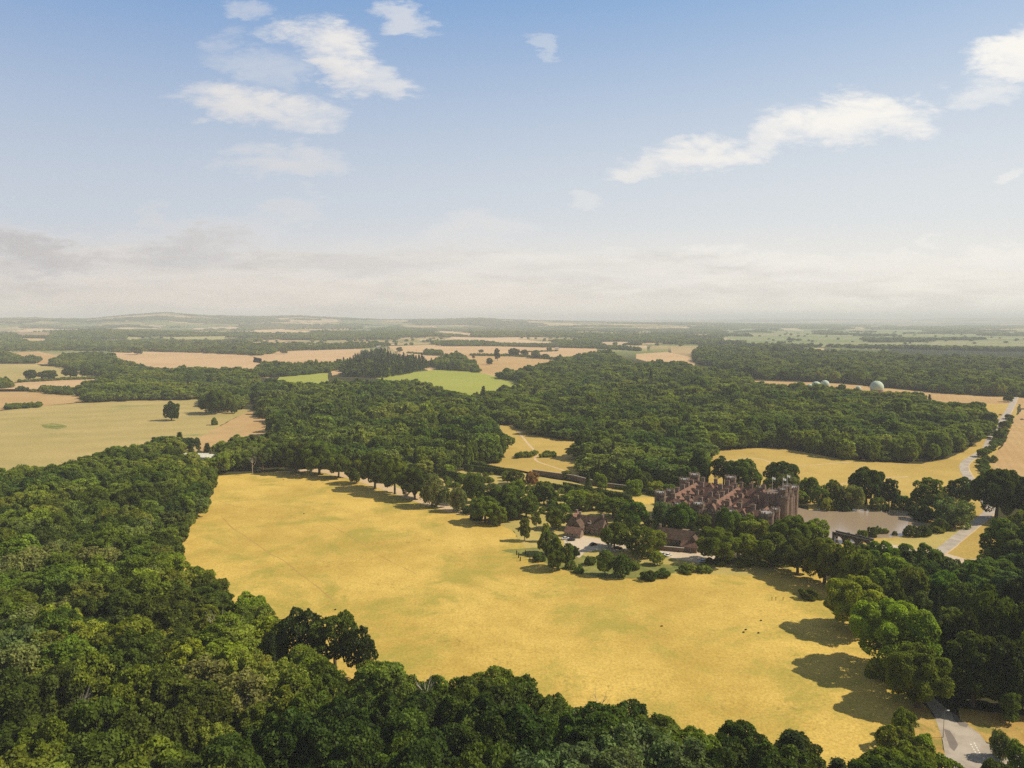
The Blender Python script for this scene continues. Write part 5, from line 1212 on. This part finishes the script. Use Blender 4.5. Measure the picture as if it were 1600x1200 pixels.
# greenhouses inside the left wood
def greenhouse(px, by, w, d, e, rg, rz, label):
    x, y = P(px, by); root = empty('greenhouse', (x, y, 0), rz, label, 'greenhouse', None)
    b = MB(); b.box(-w / 2, w / 2, -d / 2, d / 2, 0, e); b.wedge(-w / 2, w / 2, -d / 2, d / 2, e, rg - .05, 'x'); b.build('glazing', M['glasspane'], root)
    f = MB()
    for t in np.arange(-w / 2, w / 2 + .1, 2.5):
        f.tube((t, -d / 2 - .04, 0), (t, -d / 2 - .04, e), .06, .06, 4); f.tube((t, -d / 2 - .04, e), (t, 0, rg), .06, .06, 4); f.tube((t, d / 2 + .04, e), (t, 0, rg), .06, .06, 4)
    f.tube((-w / 2, 0, rg + .02), (w / 2, 0, rg + .02), .08, .08, 4); f.build('frame', M['white'], root)
greenhouse(287, 724, 12, 12, 4.5, 8, .5, 'pale whitewashed greenhouse in the left wood, leftmost of three')
greenhouse(308, 721, 20, 10, 4.5, 7.2, -.05, 'long pale greenhouse in the left wood, middle of three')
greenhouse(334, 723, 9, 9, 4.5, 7.5, .2, 'small white greenhouse in the left wood, rightmost of three')

# green copper domes of the observatory
def dome(px, by, hw, z0, label):
    x, y = P(px, by); zc = y * math.cos(PITCH) + CAMH * math.sin(PITCH); R = hw / F * zc
    root = empty('observatory_dome', (x, y, 0), .4, label, 'observatory', 'green observatory domes')
    b = MB(); b.prism(0, 0, R * .93, 0, z0, 32); b.build('drum', M['brick2'], root, smooth=False)
    n, m_ = 40, 16; vs = []; fs = []
    for j in range(m_ + 1):
        p = -.12 * math.pi + (.62 * math.pi) * j / m_
        for i in range(n): a = 2 * math.pi * i / n; vs.append((R * math.cos(p) * math.cos(a), R * math.cos(p) * math.sin(a), z0 + R * .36 + R * math.sin(p)))
    for j in range(m_):
        for i in range(n): fs.append((j * n + i, j * n + (i + 1) % n, (j + 1) * n + (i + 1) % n, (j + 1) * n + i))
    MB().add(vs, fs).build('dome', M['copper'], root, smooth=True)
    s = MB(); k = 14
    for w0 in (-.12, .08):
        for j in range(k):
            p0 = math.pi * .04 + math.pi * .55 * j / k; p1 = math.pi * .04 + math.pi * .55 * (j + 1) / k
            q = [(R * 1.015 * math.cos(p_), z0 + R * .36 + R * 1.015 * math.sin(p_)) for p_ in (p0, p1)]
            s.add([(q[0][0], w0 * R, q[0][1]), (q[0][0], (w0 + .04) * R, q[0][1]), (q[1][0], (w0 + .04) * R, q[1][1]), (q[1][0], w0 * R, q[1][1])], [(0, 1, 2, 3)])
    s.build('shutter_rail', M['lead'], root)
dome(1265, 612, 4.6, 6.2, 'smallest green copper dome at the left of the cluster')
dome(1275, 612, 7.0, 7.0, 'green copper dome in the middle of the left cluster')
dome(1288.5, 611, 6.6, 8.7, 'green copper dome at the right of the left cluster, tallest there')
dome(1341, 613, 4.2, 4.5, 'low small green dome between the cluster and the big dome')
dome(1369.5, 616, 10.0, 7.5, 'largest green copper dome standing alone on the right')

# stone bridge over the lake end
def bridge():
    A = np.array(P(1303, 842)); B = np.array(P(1362, 856)); L = float(np.linalg.norm(B - A)); rz = math.atan2(B[1] - A[1], B[0] - A[0])
    root = empty('bridge', (A[0], A[1], 0), rz, 'dark stained stone bridge with pale arches over the end of the lake', 'bridge')
    W = 4.2; n = 3; span = L / n
    for side in (-W / 2, W / 2 - .5):
        f = MB()
        for k in range(n):
            x0 = k * span; pts = 12; r = span * .34; cx = x0 + span / 2
            prof = [(cx - r * math.cos(math.pi * i / pts), .2 + 2.4 * math.sin(math.pi * i / pts)) for i in range(pts + 1)]
            out = [(x0, -.5), (x0, 4.2), (x0 + span, 4.2), (x0 + span, -.5)] + [(cx + r, -.5)] + prof[::-1] + [(cx - r, -.5)]
            m_ = len(out); vs = [(x, side, z) for x, z in out] + [(x, side + .5, z) for x, z in out]
            # build as quads between outline and top
            for i in range(pts):
                (xa, za), (xb, zb) = prof[i], prof[i + 1]
                f.add([(xa, side, za), (xb, side, zb), (xb, side, 4.2), (xa, side, 4.2), (xa, side + .5, za), (xb, side + .5, zb), (xb, side + .5, 4.2), (xa, side + .5, 4.2)], [(0, 1, 2, 3), (4, 5, 6, 7), (0, 1, 5, 4), (3, 2, 6, 7)])
            f.box(x0, cx - r, side, side + .5, -.5, 4.2); f.box(cx + r, x0 + span, side, side + .5, -.5, 4.2)
        fo = f.build('parapet_wall', M['stone_dark'], root)
        c = MB(); c.box(-.2, L + .2, side - .1, side + .6, 4.203, 4.4); c.build('coping', M['stone_dark'], fo)
    d = MB(); d.box(-.5, L + .5, -W / 2 + .503, W / 2 - .503, 2.75, 3.2); d.build('deck', M['gravel'], root)
    for k in range(1, n):
        p = MB(); p.prism(k * span, -W / 2 - .2, .8, -.5, 4.6, 6); p.prism(k * span, W / 2 + .2, .8, -.5, 4.6, 6); p.build('pier', M['stone_dark'], root)
    for k in range(n):
        ar = MB(); cx = k * span + span / 2; r = span * .34
        for i in range(12):
            a0, a1 = math.pi * i / 12, math.pi * (i + 1) / 12
            q = []
            for a in (a0, a1):
                for s in (1.0, 1.14): q.append((cx - r * s * math.cos(a), -W / 2 - .03, .2 + 2.4 * s * math.sin(a)))
            ar.add([q[0], q[1], q[3], q[2]] + [(x, yv + .5, z) for x, yv, z in (q[0], q[1], q[3], q[2])], [(0, 1, 2, 3), (0, 1, 5, 4), (1, 2, 6, 5), (2, 3, 7, 6), (3, 0, 4, 7)])
        ar.build('arch', M['stone'], root)
bridge()

# garden hedges and walls
def hedge(a, b, w, h, label, mat='hedge', name='hedge', leafy=True):
    A = np.array(P(*a)); B = np.array(P(*b)); L = float(np.linalg.norm(B - A)); rz = math.atan2(B[1] - A[1], B[0] - A[0])
    r = np.random.default_rng(int(a[0] * 7 + b[1])); dens = 5.0
    def face(n, f): 
        u = r.uniform(0, 1, (n, 2)); return f(u[:, 0], u[:, 1])
    n1 = int(L * h * dens); n2 = int(L * w * dens); C = []; N = []
    for s in (-1, 1):
        u = r.uniform(0, L, n1); C.append(np.column_stack([u, np.full(n1, s * w / 2), r.uniform(.1, h, n1)])); N.append(np.tile([0, s, .2], (n1, 1)))
    u = r.uniform(0, L, n2); C.append(np.column_stack([u, r.uniform(-w / 2, w / 2, n2), np.full(n2, h)])); N.append(np.tile([0, 0, 1.0], (n2, 1)))
    C = np.concatenate(C) + r.normal(0, .08, (sum(map(len, C)), 3)); N = np.concatenate(N) + r.normal(0, .35, C.shape); N /= np.linalg.norm(N, axis=1, keepdims=True)
    V = quads(C, N, np.full(len(C), .34), r); tint = np.repeat(r.uniform(0, .7, len(C)), 4)
    me = bpy.data.meshes.new(name); core = MB(); core.box(0, L, -w / 2 + .15, w / 2 - .15, 0, h - .12)
    vs = [tuple(v) for v in V] + core.v; fs = [tuple(int(q) for q in f) for f in quadface(len(V))] + [tuple(i + len(V) for i in f) for f in core.f]
    me.from_pydata(vs, [], fs); me.materials.append(M['hedge']); at = me.attributes.new('tint', 'FLOAT', 'POINT'); t = np.zeros(len(vs), np.float32); t[:len(V)] = tint; at.data.foreach_set('value', t)
    o = bpy.data.objects.new(name, me); link(o); o.location = (A[0], A[1], 0); o.rotation_euler = (0, 0, rz); return tag(o, label, 'hedge', 'clipped garden hedges')
for a, b, w, h, lab in [
    ((684, 743), (732, 754), 2.0, 5.5, 'tall dark clipped hedge nearest to the avenue'), ((726, 734), (797, 744), 2.0, 4.5, 'long dark clipped hedge left of the round dark garden tree'),
    ((736, 727), (757, 729), 6.0, 3.5, 'broad pale topped hedge block at the far garden corner'), ((748, 729), (800, 740), 2.0, 3.0, 'clipped hedge along the tan clearing'),
    ((862, 763), (907, 771), 2.5, 3.5, 'long dark hedge at the left end of the golden garden walk'), ((911, 768), (960, 778), 2.5, 3.5, 'dark hedge in the middle of the golden garden walk'),
    ((963, 778), (986, 784), 2.5, 4.0, 'dark hedge at the right end of the golden garden walk'), ((880, 759), (925, 767), 1.5, 2.5, 'thin hedge on the far side of the garden walk, left piece'),
    ((930, 768), (978, 777), 1.5, 2.5, 'thin hedge on the far side of the garden walk, right piece'), ((1038, 778), (1010, 772), 2.0, 3.5, 'dark hedge beside the golden lawn left of the castle'), ((960, 764), (1010, 769), 1.5, 2.0, 'low hedge behind the thin garden hedges')]:
    hedge(a, b, w, h, lab)
def wall(a, b, h, label):
    A = np.array(P(*a)); B = np.array(P(*b)); L = float(np.linalg.norm(B - A)); rz = math.atan2(B[1] - A[1], B[0] - A[0])
    root = empty('garden_wall', (A[0], A[1], 0), rz, label, 'wall', 'brick garden walls')
    m_ = MB(); m_.box(0, L, -.25, .25, -.2, h); m_.build('wall', M['brick'], root); c = MB(); c.box(-.05, L + .05, -.35, .35, h + .003, h + .2); c.build('coping', M['stone'], root)
wall((832, 742), (897, 751), 4.0, 'long dark brick garden wall beside the tan clearing'); wall((897, 751), (927, 759), 4.0, 'short brick garden wall joining the long one at its right end'); wall((927, 759), (985, 766), 3.0, 'low brick wall in front of the wood edge')

# ------------------------------------------------------------------ cars
def paint(name, c): return simple(name, c, .3, .5, .03, .5)
M['car_white'] = paint('white_car_paint', (.78, .78, .76)); M['car_dark'] = paint('black_car_paint', (.02, .022, .028)); M['car_blue'] = paint('pale_blue_car_paint', (.42, .52, .6)); M['lamp_red'] = paint('red_tail_lamp', (.4, .02, .02)); M['lamp_clear'] = paint('headlamp_glass', (.8, .8, .78))
CARM = {}
def car_meshes():
    xs = [-2.15, -2.05, -1.2, -.55, .75, 1.35, 2.0, 2.15]
    lo = [.32] * 8; belt = [.82, .92, .95, .93, .92, .88, .78, .6]
    b = MB(); prof = [(-2.15, .35), (-2.15, .78), (-2.05, .9), (-1.2, .95), (1.3, .92), (2.0, .78), (2.15, .55), (2.12, .32)]
    n = len(prof); W = .86
    vs = [(x, -W, z) for x, z in prof] + [(x, W, z) for x, z in prof]
    b.add(vs, [tuple(range(n)), tuple(range(2 * n - 1, n - 1, -1))] + [(i, n + i, n + (i + 1) % n, (i + 1) % n) for i in range(n)])
    roofp = [(-1.55, .93), (-1.05, 1.42), (.35, 1.44), (1.05, .93)]
    top = MB(); w2 = .68
    def slab(z, w): pass
    # roof panel and pillars as body colour
    top.add([(-1.08, -w2, 1.40), (.38, -w2, 1.42), (.38, w2, 1.42), (-1.08, w2, 1.40), (-1.05, -w2, 1.46), (.33, -w2, 1.48), (.33, w2, 1.48), (-1.05, w2, 1.46)], [(0, 1, 2, 3), (4, 5, 6, 7), (0, 1, 5, 4), (1, 2, 6, 5), (2, 3, 7, 6), (3, 0, 4, 7)])
    b.add(top.v, top.f)
    g = MB(); g.add([(-1.6, -.78, .94), (1.1, -.78, .94), (1.1, .78, .94), (-1.6, .78, .94), (-1.08, -w2, 1.40), (.38, -w2, 1.42), (.38, w2, 1.42), (-1.08, w2, 1.40)], [(0, 1, 5, 4), (1, 2, 6, 5), (2, 3, 7, 6), (3, 0, 4, 7), (0, 3, 2, 1)])
    CARM['body'] = {k: b.mesh('body', M[k], .04) for k in ('car_white', 'car_dark', 'car_blue')}
    CARM['window'] = g.mesh('window', M['glass'])
    w = MB(); w.tube((0, -.11, 0), (0, .11, 0), .33, .33, 14); CARM['wheel'] = w.mesh('wheel', M['rubber'])
    h = MB(); h.tube((0, -.12, 0), (0, .12, 0), .19, .19, 10); CARM['rim'] = h.mesh('rim', M['metal'])
    for nm, mt in (('headlight', 'lamp_clear'), ('tail_light', 'lamp_red')):
        l = MB(); l.box(-.04, .04, -.2, .2, -.07, .07); CARM[nm] = l.mesh(nm, M[mt])
car_meshes()
def car(px, py, rz, col, label, group, z=.07):
    x, y = P(px, py); root = empty('parked_car' if 'parked' in label else 'car', (x, y, z), rz, label, 'car', group)
    for nm, me in (('body', CARM['body'][col]), ('window', CARM['window'])): link(bpy.data.objects.new(nm, me), root)
    for wx in (-1.35, 1.35):
        for wy in (-.78, .78):
            w = link(bpy.data.objects.new('wheel', CARM['wheel']), root); w.location = (wx, wy, .33); link(bpy.data.objects.new('rim', CARM['rim']), w)
    for s in (-.6, .6):
        link(bpy.data.objects.new('headlight', CARM['headlight']), root).location = (2.13, s, .62); link(bpy.data.objects.new('tail_light', CARM['tail_light']), root).location = (-2.15, s, .72)
    return root
gy = 'cars in the gravel yard'
car(884, 843, .25, 'car_white', 'white car parked at the left end of the gravel yard', gy); car(892.5, 845, .2, 'car_dark', 'black car parked right beside the leftmost white car', gy); car(927, 852, .55, 'car_dark', 'black car parked alone near the front of the gravel yard', gy)
car(966, 858, .1, 'car_dark', 'black car parked in the shade of the tree by the gravel yard', gy)
gp = 'cars by the outbuildings'
car(1035, 868, -.6, 'car_white', 'white car parked beside the yellow lit bush', gp); car(1044, 869, .7, 'car_white', 'white car parked on the parking area, right of the other white one', gp); car(1099, 879, .1, 'car_blue', 'pale blue car parked in the tree shade at the end of the parking area', gp)
gr = 'cars on the country road'
car(1560, 657, 1.2, 'car_white', 'white car on the left side of the country road', gr, .09); car(1574, 648, 1.1, 'car_white', 'white car farthest up the country road', gr, .09); car(1573, 652, 1.1, 'car_white', 'white car just behind the farthest car on the country road', gr, .09)
car(1568, 655, 1.2, 'car_white', 'white car in the middle of the cars on the country road', gr, .09); car(1563, 649, .1, 'car_dark', 'dark car at the left verge of the country road', gr, .09); car(1597, 656, .2, 'car_dark', 'dark car standing in the orange field at the right edge', gr, .09)
car(1537, 792, .9, 'car_white', 'white car under the dark trees by the country road', gr, .09)

# street lamp
x, y = P(1473.5, 1152.5)
lamp = empty('street_lamp', (x, y, 0), 0, 'tall grey street lamp beside the lane in the lower right corner', 'street lamp')
b = MB(); b.tube((0, 0, 0), (0, 0, 1.2), .11, .10, 10); b.tube((0, 0, 1.2), (0, 0, 8.0), .075, .055, 10); b.build('pole', M['metal'], lamp)
b = MB(); b.tube((0, 0, 7.95), (.5, 0, 8.15), .045, .04, 8); b.tube((.5, 0, 8.15), (.85, 0, 8.18), .04, .04, 8); b.build('arm', M['metal'], lamp)
b = MB(); b.box(.75, 1.45, -.16, .16, 8.08, 8.24); b.build('lamp_head', M['white'], lamp, .03)
# carved posts, stakes, tussocks
post_spots = [(807.5, 867, 2.5), (810.3, 871.8, 3.0), (812.7, 876.6, 2.2), (821.1, 865.6, 2.3), (824.6, 870.4, 2.4), (828, 874.6, 2.6), (833, 880, 2.3)]
pl_ = ['far left', 'tallest, second in the left row', 'nearest of the left row', 'farthest of the right row', 'second of the right row', 'third of the right row', 'nearest of the right row']
for (px, py, h), w in zip(post_spots, pl_):
    x, y = P(px, py); rr = random.Random(int(px * 10))
    t = empty('carved_post', (x, y, 0), rr.uniform(0, 3), 'dark upright timber sculpture post on the golden meadow, ' + w, 'sculpture', 'seven dark timber posts on the meadow')
    t.rotation_euler = (rr.uniform(-.05, .05), rr.uniform(-.04, .12), rr.uniform(0, 3))
    b = MB(); z = 0; r0 = .30
    for k in range(4):
        r1 = r0 * rr.uniform(.8, 1.1); b.prism(0, 0, r0, z, z + h * .2, 7, r1); z += h * .2; r0 = r1
    b.build('shaft', M['dark'], t)
    b = MB(); b.prism(0, 0, r0 * .7, z, z + h * .08, 7, r0 * .75); b.prism(0, 0, r0 * 1.05, z + h * .08, z + h * .2, 7, .07); b.build('head', M['dark'], t)
for px, py, w in ((1206, 938, 'left'), (1212, 938, 'middle'), (1223.5, 938, 'right')):
    x, y = P(px, py); t = empty('guard_post', (x, y, 0), .3, 'short brown tree stake at the shadow edge, %s one of three' % w, 'stake', 'brown stakes on the meadow')
    b = MB(); b.tube((-.18, 0, 0), (-.18, 0, 1.5), .07, .06, 6); b.tube((.18, 0, 0), (.18, 0, 1.5), .07, .06, 6); b.build('stake', M['bark'], t); b = MB(); b.box(-.22, .22, -.04, .04, 1.15, 1.3); b.build('crossbar', M['bark'], t)
tus = [(1034, 979), (1165.5, 984.5), (1162, 988.5), (1189, 970), (1185, 989.5), (475, 803), (524, 953), (443, 750)]
for i, (px, py) in enumerate(tus):
    x, y = P(px, py); tm = npmesh('tussock', *(lambda V: (V * np.array([.40, .34, .32]), quadface(len(V))))(crown_arrays('bush', 160, .22, i)[0]), [M['leaf_conifer']], None)
    o = bpy.data.objects.new('tussock', tm); link(o); o.location = (x, y, 0)
    tag(o, 'small dark tussock alone on the golden meadow, ' + ['left of the green patch', 'far one of the close pair', 'near one of the close pair', 'towards the right shade', 'right of the close pair', 'near the upper left corner', 'beside the pines at the bottom wood', 'near the dark avenue end'][i], 'tussock', 'dark tussocks on the meadow')

# ------------------------------------------------------------------ haze
m, T = newmat('haze')
v = T.n('ShaderNodeVolumePrincipled'); v.inputs['Color'].default_value = (0.92, 0.945, 1.0, 1); v.inputs['Density'].default_value = 0.000098; v.inputs['Anisotropy'].default_value = 0.0
o_ = T.n('ShaderNodeOutputMaterial'); T.t.links.new(v.outputs[0], o_.inputs['Volume'])
b = MB(); b.box(-47000, 47000, -47000, 47000, -14, 262); hz = b.build('haze', m)
tag(hz, 'pale summer haze lying over the whole countryside', 'haze', None, 'stuff')
print('objects', len(bpy.data.objects), 'verts', sum(len(m.vertices) for m in bpy.data.meshes))
